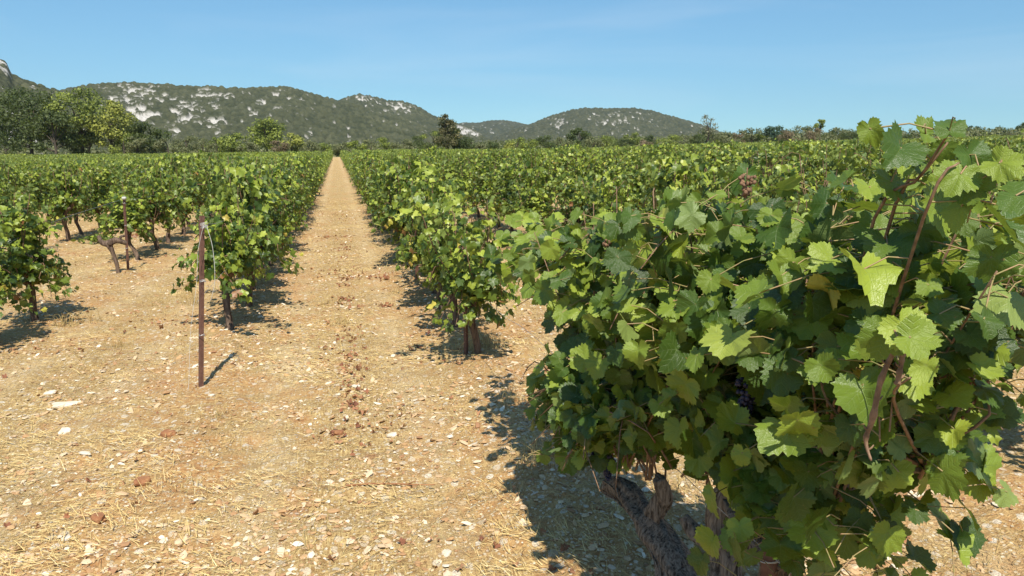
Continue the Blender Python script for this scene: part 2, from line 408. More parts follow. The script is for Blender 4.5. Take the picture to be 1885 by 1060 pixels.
hill('hills', [(-160, 20), (-80, 70), (-10, 108), (12, 121), (22, 140), (45, 151), (70, 161), (100, 169), (150, 186), (220, 215), (300, 262), (330, 275)],
     250, 560, [(2, 124, 12, 9, 1.3), (10, 143, 10, 4, .9), (82, 165, 8, 3, .8), (95, 178, 7, 4, .9), (60, 165, 5, 3, .7)], .9, 1.4, 4.2, 7, 1.2, 11, cliffs=1.2)
hill('hills', [(20, 215), (80, 185), (120, 168), (150, 162), (185, 158), (250, 156), (300, 158), (360, 163), (420, 165), (480, 164), (530, 163), (560, 171), (600, 184), (640, 192), (700, 208), (760, 228), (800, 246), (860, 272)],
     420, 850, [(238, 166, 14, 12, 1.15), (228, 190, 22, 14, 1.15), (255, 195, 26, 16, 1.15), (245, 213, 24, 10, 1.2), (280, 212, 16, 9, 1.1), (300, 185, 16, 8, .8),
                (353, 199, 18, 10, 1.1), (326, 209, 12, 9, .8), (350, 223, 16, 7, 1.0), (397, 231, 16, 8, 1.0), (368, 178, 14, 9, .9), (397, 202, 13, 5, .95),
                (503, 173, 12, 5, .9), (534, 164, 12, 5, 1.0), (533, 185, 9, 8, .9), (316, 236, 8, 7, .9), (479, 189, 10, 6, .85), (457, 177, 8, 4, .9), (441, 226, 9, 4, .85),
                (272, 170, 12, 5, .8), (416, 181, 12, 4, .8), (574, 205, 9, 5, .75), (527, 227, 8, 4, .8), (508, 203, 9, 4, .75), (555, 190, 9, 4, .75), (470, 215, 8, 4, .7)],
     1.1, 1.7, 5.2, 16, 1.15, 21)
hill('hills', [(560, 215), (600, 196), (635, 182), (660, 176), (685, 179), (710, 187), (740, 188), (762, 195), (790, 211), (815, 223), (840, 230), (862, 238), (884, 249), (905, 264), (925, 278)],
     700, 1150, [(671, 183, 20, 4, 1.1), (640, 184, 6, 3, .8), (739, 199, 20, 8, 1.15), (725, 205, 12, 5, .9), (671, 207, 5, 3, .8), (846, 238, 10, 5, 2.0), (860, 243, 12, 4, 2.0), (874, 250, 10, 4, 2.0), (852, 246, 9, 5, 1.6)],
     1.3, 2.2, 5.5, 14, 1.15, 31)
hill('hills', [(780, 250), (820, 231), (850, 228), (880, 228), (900, 224), (925, 223), (950, 227), (975, 232), (1010, 245), (1060, 262)],
     1500, 2300, [(921, 229, 4, 3, .9), (905, 245, 6, 3, .7), (950, 248, 6, 3, .7)], 3, 5, 8, 22, 1.15, 41)
hill('hills', [(860, 268), (900, 256), (940, 244), (975, 231), (1010, 217), (1050, 205), (1080, 201), (1120, 202), (1165, 201), (1200, 206), (1240, 217), (1290, 232), (1330, 247), (1400, 265)],
     1000, 1600, [(1033, 226, 9, 6, 1.1), (1030, 231, 8, 5, .9), (1131, 213, 10, 4, .95), (1140, 226, 14, 5, 1.0), (1113, 228, 9, 4, .95), (1098, 213, 5, 3, .8), (1054, 230, 5, 3, .7)],
     1.8, 3, 6.5, 20, 1.15, 51)

# ------------------------------------------------------------------ leaves
def leaf_outline(n, teeth=True, deep=False):
    th = np.linspace(-180, 180, n, endpoint=False)
    a = np.abs(th)
    lobes = [(0, 1.0), (12, .93), (27, .83), (40, .88), (54, .93), (68, .85), (82, .73), (96, .76), (110, .77), (135, .68), (158, .55), (172, .34), (180, .12)]
    if deep: lobes = [(0, 1.0), (26, .66), (52, .92), (80, .60), (106, .76), (140, .50), (165, .38), (180, .12)]
    r = np.interp(a, [l[0] for l in lobes], [l[1] for l in lobes])
    if teeth:
        r = r * (1 + .055 * np.where(np.arange(n) % 2 == 0, 1, -1))
    return np.radians(th), r

def leaf_base(lod):
    if lod == 3: n, rings = 54, (.0, .34, .68, 1.0)
    elif lod == 2: n, rings = 28, (.0, .6, 1.0)
    elif lod == 1: n, rings = 12, (.0, 1.0)
    if lod:
        th, r = leaf_outline(n, lod > 1, lod < 3)
        if lod == 1:
            th = np.radians(np.array([0, 26, 52, 80, 106, 150, 180, 210, 254, 280, 308, 334.])); r = np.array([1, .74, .9, .6, .7, .5, .1, .5, .7, .6, .9, .74])
        V = [[0, 0]]; 
        for q in rings[1:]:
            rq = r * q if q == 1 else (r * .55 + r.mean() * .45) * q
            V += list(np.stack([np.sin(th) * rq, np.cos(th) * rq], -1))
        V = np.array(V)
        i = np.arange(n); j = (i + 1) % n
        tris = np.stack([np.zeros(n, int), 1 + j, 1 + i], -1); quads = []
        for k in range(1, len(rings) - 1):
            o1 = 1 + (k - 1) * n; o2 = 1 + k * n
            quads.append(np.stack([o1 + i, o1 + j, o2 + j, o2 + i], -1))
        quads = np.concatenate(quads) if quads else np.zeros((0, 4), int)
        return V, tris, quads
    V = np.array([[0, -.25], [.62, .1], [0, 1], [-.62, .1]])
    return V, np.array([[0, 2, 3], [0, 1, 2]]), np.zeros((0, 4), int)
LB = {k: leaf_base(k) for k in (0, 1, 2, 3)}

def leaf_cloud(P, N, T, S, tint, lod, rg, curl=1.0):
    """one leaf per row of P (junction), facing N, tip along T, size S (junction to tip)"""
    B, tr, qd = LB[lod]; n = len(P); m = len(B)
    N = norm(N); T = norm(T - N * np.sum(T * N, -1, keepdims=True)); Xv = np.cross(T, N)
    x = B[None, :, 0].repeat(n, 0); y = B[None, :, 1].repeat(n, 0)
    x = x * (1 + .14 * rg.standard_normal((n, 1))); r2 = x * x + y * y
    th = np.arctan2(x, y)
    fold = rg.uniform(-.1, .6, (n, 1)) * curl; cup = rg.normal(-.2, .3, (n, 1)) * curl; ph = rg.uniform(0, 6.3, (n, 1)); wv = rg.uniform(.03, .17, (n, 1)) * curl
    z = fold * np.abs(x) * .8 + cup * y * np.abs(y) + wv * np.sin(3 * th + ph) * np.sqrt(r2)
    if lod >= 2:
        z = z + rg.uniform(.0, .05, (n, 1)) * np.cos(th * 7.0) * r2 + .035 * np.sin(th * 11 + ph * 3) * r2
    if lod >= 2:
        k0 = len(B) - (54 if lod == 3 else 28)
        jit = np.ones((n, m)); jit[:, k0:] += rg.normal(0, .045, (n, m - k0)); x = x * jit; y = y * jit
        x = x + rg.normal(0, .10, (n, 1)) * y * np.abs(y)
    s = S[:, None, None]
    V = P[:, None, :] + s * (x[..., None] * Xv[:, None, :] + y[..., None] * T[:, None, :] + z[..., None] * N[:, None, :])
    off = (np.arange(n) * m)[:, None, None]
    Ft = (tr[None] + off).reshape(-1, 3); Fq = (qd[None] + off).reshape(-1, 4) if len(qd) else np.zeros((0, 4), int)
    uv = np.stack([B[None, :, 0].repeat(n, 0), B[None, :, 1].repeat(n, 0)], -1).reshape(-1, 2)
    return V.reshape(-1, 3), Ft, Fq, uv, np.repeat(tint, m)

def tube(pts, rad, sides=6, flute=0, lump=0, seed=0, cap=True, twist=2.0):
    pts = np.asarray(pts, float); k = len(pts); rad = np.broadcast_to(np.asarray(rad, float), (k,))
    T = norm(np.gradient(pts, axis=0)); u = np.cross(T[0], [0.3, 1, .1]); u /= np.linalg.norm(u)
    V = []; th = np.linspace(0, 2 * np.pi, sides, endpoint=False); s = 0
    for i in range(k):
        u = u - T[i] * np.dot(u, T[i]); u /= np.linalg.norm(u) + 1e-9; w = np.cross(T[i], u)
        if i: s += np.linalg.norm(pts[i] - pts[i - 1])
        r = rad[i] * np.ones(sides)
        if flute: r = r * (1 + flute * np.sin(th * 5 + s * twist * 6) * .6 + flute * .8 * np.sin(th * 3 - s * twist * 9 + 1) )
        if lump: r = r * (1 + lump * (vnoise(np.cos(th) * 1.7 + 5 + seed, np.sin(th) * 1.7 + s * 14, seed) - .5) * 2 + lump * .8 * (vnoise(th * 4.0, np.full(sides, s * 9.0), seed + 3) - .5) * np.sin(th / 2))
        V.append(pts[i] + r[:, None] * (np.cos(th)[:, None] * u + np.sin(th)[:, None] * w))
    V = np.concatenate(V); i = np.arange(sides); j = (i + 1) % sides
    Fq = np.concatenate([np.stack([q * sides + i, q * sides + j, (q + 1) * sides + j, (q + 1) * sides + i], -1) for q in range(k - 1)])
    Ft = np.zeros((0, 3), int)
    if cap:
        V = np.concatenate([V, pts[:1], pts[-1:]]); a, b = k * sides, k * sides + 1
        Ft = np.concatenate([np.stack([j, i, np.full(sides, a)], -1), np.stack([(k - 1) * sides + i, (k - 1) * sides + j, np.full(sides, b)], -1)])
    return V, Ft, Fq

class Bag:
    def __init__(s): s.V = []; s.T = []; s.Q = []; s.U = []; s.A = []; s.n = 0
    def add(s, V, T, Q, U=None, A=None):
        s.V.append(V); s.T.append(T + s.n); s.Q.append(Q + s.n); s.n += len(V)
        s.U.append(U if U is not None else np.zeros((len(V), 2))); s.A.append(A if A is not None else np.full(len(V), .5))
    def me(s, name, smooth=True):
        return mesh(name, np.concatenate(s.V), [np.concatenate(s.T), np.concatenate(s.Q)], np.concatenate(s.U), dict(tint=np.concatenate(s.A)), smooth=smooth)

def spline(ctrl, n):
    ctrl = np.asarray(ctrl, float); k = len(ctrl); t = np.linspace(0, k - 1, n); i = np.clip(t.astype(int), 0, k - 2); f = (t - i)[:, None]
    P = lambda q: ctrl[np.clip(q, 0, k - 1)]
    a, b, c, d = P(i - 1), P(i), P(i + 1), P(i + 2)
    return .5 * ((2 * b) + (-a + c) * f + (2 * a - 5 * b + 4 * c - d) * f ** 2 + (-a + 3 * b - 3 * c + d) * f ** 3)

def leaves_on(paths, rg, step=.055, size=.085, lateral=.6, spread=.09, axis=(0, 0), lod=2, tbase=.5, start=.12, zmin=None):
    """leaf junctions along canes plus lateral shoots; leaves face outward from the row and up, tips hang"""
    P, C = [], []
    for pa in paths:
        d = np.concatenate([[0], np.cumsum(np.linalg.norm(np.diff(pa, axis=0), axis=1))]); L = d[-1]
        q = np.arange(start * L, L, step) + rg.uniform(-.01, .01); 
        pt = np.stack([np.interp(q, d, pa[:, c]) for c in range(3)], -1)
        a = rg.uniform(0, 6.28, len(pt)); 
        off = np.stack([np.cos(a), np.sin(a), rg.uniform(-.3, .5, len(pt))], -1) * rg.uniform(.4, 1.1, (len(pt), 1)) * spread
        P.append(pt + off); C.append(pt)
        m = rg.random(len(pt)) < lateral
        l = pt[m]; a = rg.uniform(0, 6.28, len(l))
        P.append(l + np.stack([np.cos(a), np.sin(a), rg.uniform(-.6, .5, len(l))], -1) * rg.uniform(1.0, 2.0, (len(l), 1)) * spread); C.append(l)
    P = np.concatenate(P); C = np.concatenate(C)
    if zmin is not None:
        k = P[:, 2] > zmin; P = P[k]; C = C[k]
    n = len(P)
    out = np.stack([P[:, 0] - axis[0], (P[:, 1] - axis[1]) * .35, np.zeros(n)], -1); out = norm(out)
    N = out * .75 + np.array([0, 0, .55]) + rg.standard_normal((n, 3)) * .55 + norm(P - C) * .25
    T = np.array([0, 0, -1.0]) + out * .35 + rg.standard_normal((n, 3)) * .5
    S = size * np.clip(rg.lognormal(0, .24, n), .45, 1.3)
    tint = np.clip(rg.beta(1.6, 1.9, n) * .92 , 0, 1)
    u = rg.random(n); tint = np.where(u > .99, rg.uniform(.92, 1, n), tint); tint = np.clip(tint + (tbase - .5), 0, 1)
    return P, C, N, T, S, tint

def canes(rg, n, head, zr, sx, sy, L=(.8, 1.15), droop=.5):
    out = []
    for _ in range(n):
        b = np.array(head[rg.integers(len(head))]) + rg.normal(0, .015, 3)
        zt = rg.uniform(*zr); dx = rg.normal(0, sx); dy = rg.normal(0, sy)
        top = b + np.array([dx, dy, max(zt - b[2], .2)])
        mid = b + (top - b) * .45 + np.array([dx * .25, dy * .2, .04]) + rg.normal(0, .03, 3)
        dr = rg.random() < droop
        ctrl = [b, mid, top]
        if dr: ctrl.append(top + np.array([dx * .45 + rg.normal(0, .08), dy * .4 + rg.normal(0, .1), rg.uniform(-.3, -.05)]))
        out.append(spline(ctrl, 9))
    return out

# ------------------------------------------------------------------ vines
def vine_parts(seed, lod=2, size=.046, wide=1.0, ncane=15):
    rg = np.random.default_rng(seed)
    lean = rg.normal(0, .05, 2); hz = rg.uniform(.40, .50)
    tr = spline([(0, 0, -.06), (lean[0] * .3, lean[1] * .5, .12), (lean[0] * 1.3 + rg.normal(0, .015), lean[1], hz * .65), (lean[0], lean[1] * 1.4, hz)], 12)
    b = Bag()
    rad = np.interp(np.linspace(0, 1, 12), [0, .12, .5, .85, 1], [.052, .038, .032, .042, .03]) * rg.uniform(.85, 1.15)
    b.add(*tube(tr, rad, 10, .10, .25, seed))
    head = [tr[-1]]
    for k in range(rg.integers(2, 4)):
        sgn = 1 if k % 2 else -1
        e = tr[-1] + np.array([rg.normal(0, .06), sgn * rg.uniform(.10, .24), rg.uniform(.03, .12)])
        arm = spline([tr[-2], tr[-1] * .5 + e * .5 + rg.normal(0, .015, 3), e], 6); b.add(*tube(arm, [.028, .024, .022, .024, .026, .018], 8, .08, .3, seed + k)); head.append(e)
    paths = canes(rg, ncane, head, (.97, 1.42), .125 * wide, .27, droop=.6)
    paths += canes(rg, 1, head, (1.35, 1.5), .12, .2, droop=.2)
    for _ in range(12):   # low drooping skirts
        h0 = np.array(head[rg.integers(len(head))]); d = rg.choice([-1, 1])
        paths.append(spline([h0, h0 + [d * rg.uniform(.1, .2) * wide, rg.normal(0, .15), .18], h0 + [d * rg.uniform(.16, .30) * wide, rg.normal(0, .28), rg.uniform(-.24, .10)]], 8))
    c = Bag()
    for pa in paths: c.add(*tube(pa, np.linspace(.0065, .0025, len(pa)), 4, cap=False))
    P, C, N, T, S, tint = leaves_on(paths, rg,   .028 if lod == 2 else .031, size, .9, .085, (lean[0], lean[1]), lod, zmin=.22)
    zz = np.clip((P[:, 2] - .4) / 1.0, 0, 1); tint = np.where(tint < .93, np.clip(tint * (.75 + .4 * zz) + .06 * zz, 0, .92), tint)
    hole = vnoise(P[:, 1] * 5 + P[:, 0] * 4 + seed, P[:, 2] * 5 - P[:, 0] * 3, seed)
    k = hole > .24; P, C, N, T, S, tint = P[k], C[k], N[k], T[k], S[k], tint[k]
    tint = np.where((P[:, 2] < .62) & (rg.random(len(P)) < .10), rg.uniform(.94, 1, len(P)), tint)
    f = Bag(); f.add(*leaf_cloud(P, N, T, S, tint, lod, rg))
    return b.me('trunk'), c.me('cane'), f.me('crown')

protos = {}
def place_vine(x, y, key, rz, sc, label, group, mat=None):
    seed, lod = key
    o = empty('grapevine', (x, y, float(gh(x, y)) - .0), rz); o.scale = (sc[0], sc[1], sc[2])
    if key not in protos:
        protos[key] = vine_parts(seed, lod)
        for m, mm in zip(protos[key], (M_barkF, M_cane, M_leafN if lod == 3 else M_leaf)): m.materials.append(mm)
    for nm, me in zip(('trunk', 'cane', 'crown'), protos[key]):
        c = bpy.data.objects.new(nm, me); COL.objects.link(c); c.parent = o
    tag(o, label, 'grapevine', group)
    return o

ORD = ['first', 'second', 'third', 'fourth', 'fifth', 'sixth', 'seventh', 'eighth', 'ninth', 'tenth', 'eleventh', 'twelfth']
SP = 1.15; ROW = 2.08
vis = []
for i in range(-34, 80):
    x = 1.04 + ROW * i if i >= 0 else -1.04 + ROW * (i + 1)
    rs = np.random.default_rng(1000 + i + 50)
    y0 = {0: 6.0, -1: 7.60, 1: 3.45, -2: 7.5}.get(i, rs.uniform(1.2, 2.2) if i > 0 else 7.9 + rs.uniform(-.3, .3) + (-i - 2) * .25)
    if i == -3: y0 = 8.4
    k = 0; y = y0
    while y < 146:
        az = math.degrees(math.atan2(x, y)) - 12.7
        D = math.hypot(x, y)
        if abs(az) < 36 + 40 / D:
            miss = rs.random() < .03
            if i == -2 and 9.2 < y < 12.8: miss = True
            if i == -1 and False: miss = True
            if not miss: vis.append((D, i, k, x + rs.normal(0, .04), y + rs.normal(0, .06)))
        else: rs.normal(0, 1, 2)
        y += (.88 if i == 0 else 1.0 if i == -1 else SP) + rs.normal(0, .03); k += 1
vis.sort()
cnt = {}
N_IND = 288
for n, (D, i, k, x, y) in enumerate(vis[:N_IND]):
    cnt[i] = cnt.get(i, 0) + 1; c = cnt[i]
    side = 'right' if i >= 0 else 'left'; rn = (i + 1) if i >= 0 else -i
    where = f'{ORD[rn-1]} row {side} of the path' if rn <= 12 else f'rows far to the {side} of the path'
    if rn <= 4 and c <= 12:
        if rn == 1 and side == 'right':
            lab = f'leafy grapevine, {ORD[c-1]} beyond the gap in the {where}'
        else: lab = f'leafy grapevine, {ORD[c-1]} from the front in the {where}'
    elif rn <= 4: lab = f'small leafy grapevine further than the twelfth one in the {where}'
    elif rn <= 12: lab = f'leafy grapevine standing in the {where}, merging with its neighbours'
    else: lab = f'small leafy grapevine among the {where}'
    q = np.random.default_rng(500 + n)
    lod = 2 if D < 15 else 1
    key = (int(q.integers(5 if lod == 2 else 6)) + (10 if lod == 2 else 20), lod)
    if (i, k) == (0, 0): key = (101, 2)
    if (i, k) == (-1, 0): key = (102, 2)
    s = q.uniform(.93, 1.07)
    if i == 0 and k < 3: s *= .88
    place_vine(x, y, key, (math.pi if q.random() < .5 else 0) + q.normal(0, .25), (s * q.uniform(.9, 1.12), s * q.uniform(.95, 1.1), s * q.uniform(.86, 1.08)), lab, 'grapevines standing in trellis rows')

# the rest of the field: one mass
def far_field(rest):
    rg = np.random.default_rng(77); bag = Bag(); tb = Bag()
    for lo, hi, nl, sz, lod in ((0, 55, 460, .068, 0), (55, 90, 260, .090, 0), (90, 140, 130, .125, 0), (140, 400, 60, .19, 0)):
        sel = [v for v in rest if lo <= v[0] < hi]
        if not sel: continue
        c = np.array([(v[3], v[4]) for v in sel]); n = len(c)
        ht = rg.uniform(1.14, 1.34, n); 
        P = np.zeros((n, nl, 3)); u = rg.uniform(-1, 1, (n, nl)); v = rg.uniform(-1, 1, (n, nl)); w = rg.random((n, nl)) ** .62
        w = .27 / 1.35 + w * (1 - .27 / 1.35)
        wid = .40 * (1 - .45 * w ** 3)
        # push leaves to the shell
        u = np.sign(u) * np.abs(u) ** .55
        P[..., 0] = c[:, None, 0] + u * wid * (.8 + .4 * rg.random((n, nl))); P[..., 1] = c[:, None, 1] + v * .62
        lum = vnoise(P[..., 1] * 3.1 + c[:, None, 0] * 7, P[..., 0] * 3, 5)
        P[..., 2] = gbase(P[..., 0], P[..., 1]) + w * ht[:, None] * (.86 + .26 * lum)
        P = P.reshape(-1, 3); m = len(P); out = np.stack([u.ravel(), np.zeros(m), np.zeros(m)], -1)
        N = out * .6 + np.array([0, 0, .6]) + rg.standard_normal((m, 3)) * .65
        T = np.array([0, 0, -1.]) + rg.standard_normal((m, 3)) * .5
        S = sz * rg.lognormal(0, .2, m) * .75
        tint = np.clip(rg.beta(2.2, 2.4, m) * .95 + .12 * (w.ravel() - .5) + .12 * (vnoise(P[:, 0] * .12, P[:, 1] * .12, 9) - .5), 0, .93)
        tint = np.where(rg.random(m) > .992, rg.uniform(.93, 1, m), tint)
        bag.add(*leaf_cloud(P, N, T, S, tint, lod, rg))
    for v in rest:
        if v[0] < 70 and abs(v[3]) < 7:
            g = float(gbase(v[3], v[4])); l = rg.normal(0, .03, 2)
            tb.add(*tube([(v[3], v[4], g - .05), (v[3] + l[0], v[4] + l[1], g + .3), (v[3] + l[0], v[4] + l[1] * 2, g + .6)], [.04, .032, .035], 5, cap=False))
    me = mesh('vineyard', np.concatenate(bag.V + tb.V), [np.concatenate(bag.T), np.concatenate([q + bag.n for q in tb.Q])], np.concatenate(bag.U + tb.U), dict(tint=np.concatenate(bag.A + tb.A)), mi=[0, 1], smooth=False)
    o = link('vineyard', me, [M_leaf, M_barkF]); tag(o, 'mass of distant green vine rows filling the field up to the trees', 'vineyard', kind='stuff')
far_field(vis[N_IND:])

# ------------------------------------------------------------------ the big near vines on the right
def bunch(name, P0, L, W, mat, parent, seed, rb=.0075, n=60):
    rg = np.random.default_rng(seed); b = Bag()
    ph, tq = np.meshgrid(np.linspace(0, 2 * np.pi, 7, endpoint=False), np.linspace(.25, np.pi - .25, 4))
    S = np.stack([np.sin(tq) * np.cos(ph), np.sin(tq) * np.sin(ph), np.cos(tq)], -1).reshape(-1, 3)
    S = np.concatenate([S, [[0, 0, 1], [0, 0, -1]]])
    Q = []; T = []
    for r in range(3):
        for i in range(7): j = (i + 1) % 7; Q.append([r * 7 + i, (r + 1) * 7 + i, (r + 1) * 7 + j, r * 7 + j])
    for i in range(7): j = (i + 1) % 7; T.append([28, i, j]); T.append([29, 21 + j, 21 + i])
    for _ in range(n):
        t = rg.random(); a = rg.uniform(0, 6.28); w = W * (1 - t) ** .6 * rg.uniform(.5, 1)
        c = np.array([math.cos(a) * w, math.sin(a) * w, -t * L])
        b.add(S * rb * rg.uniform(.75, 1.15) + c, np.array(T), np.array(Q))
    b.add(*tube([(.0, 0, .018), (0, 0, 0), (0, 0, -L * .8)], .0014, 5))
    me = b.me(name); o = link(name, me, [mat], parent); o.location = P0
    return o

def near_vine(seed, base, trunkpaths, paths, label, size, cane_parts=True, keep=None, sub=None, extra=None, spread=.095, step=.05, lateral=.8):
    rg = np.random.default_rng(seed)
    root = empty('grapevine', (base[0], base[1], float(gh(*base))))
    off = np.array([base[0], base[1], float(gh(*base))])
    b = Bag()
    for (ctrl, rads, sides) in trunkpaths:
        n = max(8, int(len(ctrl) * 14)); p = spline(np.array(ctrl) - off, n)
        rr = np.interp(np.linspace(0, 1, n), np.linspace(0, 1, len(rads)), rads)
        b.add(*tube(p, rr, sides, .13, .32, seed + len(b.V), twist=1.2))
        if rads[0] > .05:       # loose fibrous strips of bark
            Tn = norm(np.gradient(p, axis=0)); A = norm(np.cross(Tn, [1, .2, .1])); B2 = np.cross(Tn, A)
            for q in range(46):
                i0 = int(rg.integers(0, n - 12)); i1 = min(n, i0 + int(rg.integers(10, 34))); ii = np.arange(i0, i1)
                an = rg.uniform(0, 6.28) + np.linspace(0, rg.normal(.5, .5), len(ii)); lift = 1.0 + .05 * np.abs(np.linspace(-1, 1, len(ii))) ** 2 + .02 * rg.random()
                sp = p[ii] + (rr[ii] * lift)[:, None] * (np.cos(an)[:, None] * A[ii] + np.sin(an)[:, None] * B2[ii])
                b.add(*tube(sp, rg.uniform(.0022, .0055) * np.sin(np.linspace(.3, 2.9, len(ii))), 5, 0, .3, q))
    link('trunk', b.me('trunk'), [M_bark], root)
    paths = [pa for pa in paths if (pa[:, 0] > np.interp(pa[:, 1], [.9, 1.5, 2.2, 3.0], [.90, .80, .70, .68])).all()]
    for pa in paths:
        if pa[:, 2].min() < .80 and base[1] < 2.0: continue
        if pa[-1, 2] < .5: continue
        c = Bag(); k = len(pa); rr = np.linspace(.0042, .0016, k)
        c.add(*tube(pa - off, rr, 7)); link('cane', c.me('cane'), [M_cane], root)
    P, C, N, T, S, tint = leaves_on(paths, rg, step, size, lateral, spread, (base[0], base[1]), 3, zmin=.30)
    low = np.interp(P[:, 1], [1.0, 1.16, 1.35, 1.60, 1.78, 1.98, 2.3, 2.7, 3.08, 3.2, 3.35, 4.5], [1.34, 1.18, .84, .58, .66, .84, .70, .46, .42, .78, 1.02, 1.04]) + np.clip(1.12 - P[:, 0], 0, 1) * .5 * np.interp(P[:, 1], [2.2, 2.6], [1, .1])
    hole = vnoise(P[:, 1] * 6 + P[:, 0] * 4, P[:, 2] * 6 - P[:, 0] * 3, seed) * .7 + vnoise(P[:, 1] * 13, P[:, 2] * 13 + P[:, 0] * 9, seed + 1) * .3
    k = (hole > .36) & (P[:, 2] > low + rg.normal(0, .05, len(P))) & (P[:, 0] > np.interp(P[:, 1], [.9, 1.15, 1.5, 2.2, 3.0], [.98, .92, .82, .80, .80]) - .12 * np.clip((P[:, 2] - 1.05) * 4, 0, 1) + .05 * (vnoise(P[:, 1] * 7, P[:, 2] * 7, 3) - .5) * 2) & (P[:, 0] < 1.62) & (P[:, 2] < np.interp(P[:, 1], [1.0, 1.6, 2.2, 2.8, 3.4], [1.8, 1.66, 1.60, 1.42, 1.32]) + rg.normal(0, .03, len(P)))
    P, C, N, T, S, tint = P[k], C[k], N[k], T[k], S[k], tint[k]
    # facing: the row axis runs along y through the base
    side = (P[:, 0] - base[0]) / .25
    N = np.stack([np.clip(side, -1, 1) * .5, -.40 + 0 * side, .52 + 0 * side], -1) + rg.standard_normal((len(P), 3)) * .50
    if keep is not None:
        k = keep(P); P, C, N, T, S, tint = P[k], C[k], N[k], T[k], S[k], tint[k]
    if extra is not None:
        e = extra(); P = np.concatenate([P, e[0]]); C = np.concatenate([C, e[0] + e[5]]); N = np.concatenate([N, e[1]]); T = np.concatenate([T, e[2]]); S = np.concatenate([S, e[3]]); tint = np.concatenate([tint, e[4]])
    f = Bag(); f.add(*leaf_cloud(P - off, N, T, S, tint, 3, rg, 1.15))
    link('crown', f.me('crown'), [M_leafN], root)
    s = Bag()
    for p, c in zip(P - off, C - off):
        m = (p + c) / 2 + [0, 0, .012]
        s.add(*tube([c, m, p], [.0016, .0013, .0016], 4, cap=False))
    link('leaf_stalk', s.me('leaf_stalk'), [M_green], root)
    tag(root, label, 'grapevine', 'grapevines standing in trellis rows')
    return root, off

g0 = float(gh(1.12, 2.1))
rg = np.random.default_rng(5)
headA = [(1.06, 2.72, .45), (1.05, 2.60, .50), (1.08, 2.45, .52), (1.02, 2.85, .42)]
headB = [(1.20, 2.12, .62), (1.22, 2.02, .60), (1.18, 2.22, .58)]
pA = []
for h, n in ((headA, 30), (headB, 18)):
    pA += canes(rg, n, h, (1.15, 1.58), .17, .30, droop=.6)
for _ in range(34):      # low skirts on the path side
    h0 = np.array(headA[rg.integers(4)]) + [0, rg.uniform(-.25, .35), .1]
    d = -1 if rg.random() < .75 else 1
    pA.append(spline([h0, h0 + [d * rg.uniform(.12, .2), rg.normal(0, .15), .22], h0 + [d * rg.uniform(.22, .34), rg.normal(0, .22), rg.uniform(-.12, .15)]], 8))
for e in ((.93, 4.25, 1.16), (.86, 4.0, 1.06), (1.02, 4.45, 1.28), (.98, 3.7, 1.30), (.90, 3.55, 1.22), (1.1, 3.9, 1.35), (.8, 3.5, .95)):
    h0 = np.array([1.06, 2.85, .55]); e = np.array(e)
    pA.append(spline([h0, h0 + [-.03, .25, .45], (h0 + e) / 2 + [0, 0, .36], e], 12))
trA = [([(1.13, 2.02, g0 - .08), (1.13, 2.08, g0 + .06), (1.12, 2.24, .20), (1.10, 2.38, .29), (1.09, 2.52, .32), (1.07, 2.68, .35), (1.06, 2.82, .32), (1.07, 2.88, .28)], [.085, .068, .060, .056, .052, .046, .042, .024], 26),
       ([(1.09, 2.44, .38), (1.10, 2.40, .47), (1.07, 2.38, .55)], [.035, .03, .022], 14),
       ([(1.15, 2.03, g0 - .02), (1.17, 2.06, .22), (1.19, 2.10, .36), (1.19, 2.14, .48), (1.20, 2.12, .58), (1.21, 2.10, .66)], [.055, .042, .040, .055, .05, .022], 20),
       ([(1.19, 2.12, .44), (1.16, 2.05, .47), (1.15, 2.00, .52), (1.16, 1.97, .58)], [.032, .026, .022, .016], 12),
       ([(1.19, 2.13, .42), (1.15, 2.22, .41), (1.12, 2.27, .45)], [.034, .028, .018], 12),
       ([(1.20, 2.10, .50), (1.25, 2.03, .48), (1.27, 1.97, .52)], [.030, .026, .016], 12)]
near1, off1 = near_vine(61, (1.13, 2.1), trA, pA, 'large close grapevine with a thick forked twisted trunk and long shoots', .047, step=.029)
# dangling bare shoots, dried bunches and dark grapes
def P3(px, py, lat=None, dist=None):
    a, tn = ray(px, py)
    d = lat / math.sin(a) if lat is not None else dist
    return np.array([d * math.sin(a), d * math.cos(a), EYE + d * tn])
for k, (px, py, lt) in enumerate([(1095, 790, .95), (1120, 830, 1.0), (1375, 700, 1.0), (1200, 700, 1.0), (1255, 560, .95)]):
    bunch('grape_bunch', P3(px, py, lt) - off1, .12, .035, M_grape, near1, 20 + k)
for k, (px, py, lt) in enumerate([(1375, 322, .98), (1120, 440, .9), (1105, 560, .95)]):
    bunch('dried_grape_bunch', P3(px, py, lt) - off1, .055, .024, M_raisin, near1, 40 + k, .0055, 45)

pB = []
rg = np.random.default_rng(8)
hB = [(1.16, 1.38, .98), (1.14, 1.52, .88), (1.15, 1.26, 1.05), (1.16, 1.64, .76), (1.14, 1.80, .62), (1.14, 1.95, .62)]
pB += canes(rg, 60, hB, (1.25, 1.58), .16, .22, droop=.6)
for _ in range(16):
    h0 = np.array(hB[rg.integers(5)]); d = -1 if rg.random() < .6 else 1
    pB.append(spline([h0, h0 + [d * rg.uniform(.05, .10), rg.normal(0, .06), .06], h0 + [d * rg.uniform(.1, .20), rg.normal(0, .09), -.12], h0 + [d * rg.uniform(.12, .24), rg.normal(0, .1), rg.uniform(-.38, -.2)]], 9))
pB.append(spline([(1.12, 1.55, .9), P3(1600, 430, .98), P3(1690, 330, 1.0), P3(1745, 262, 1.02)], 12))
pB.append(spline([(1.12, 1.45, 1.0), P3(1700, 400, .95), P3(1765, 300, .98)], 9))
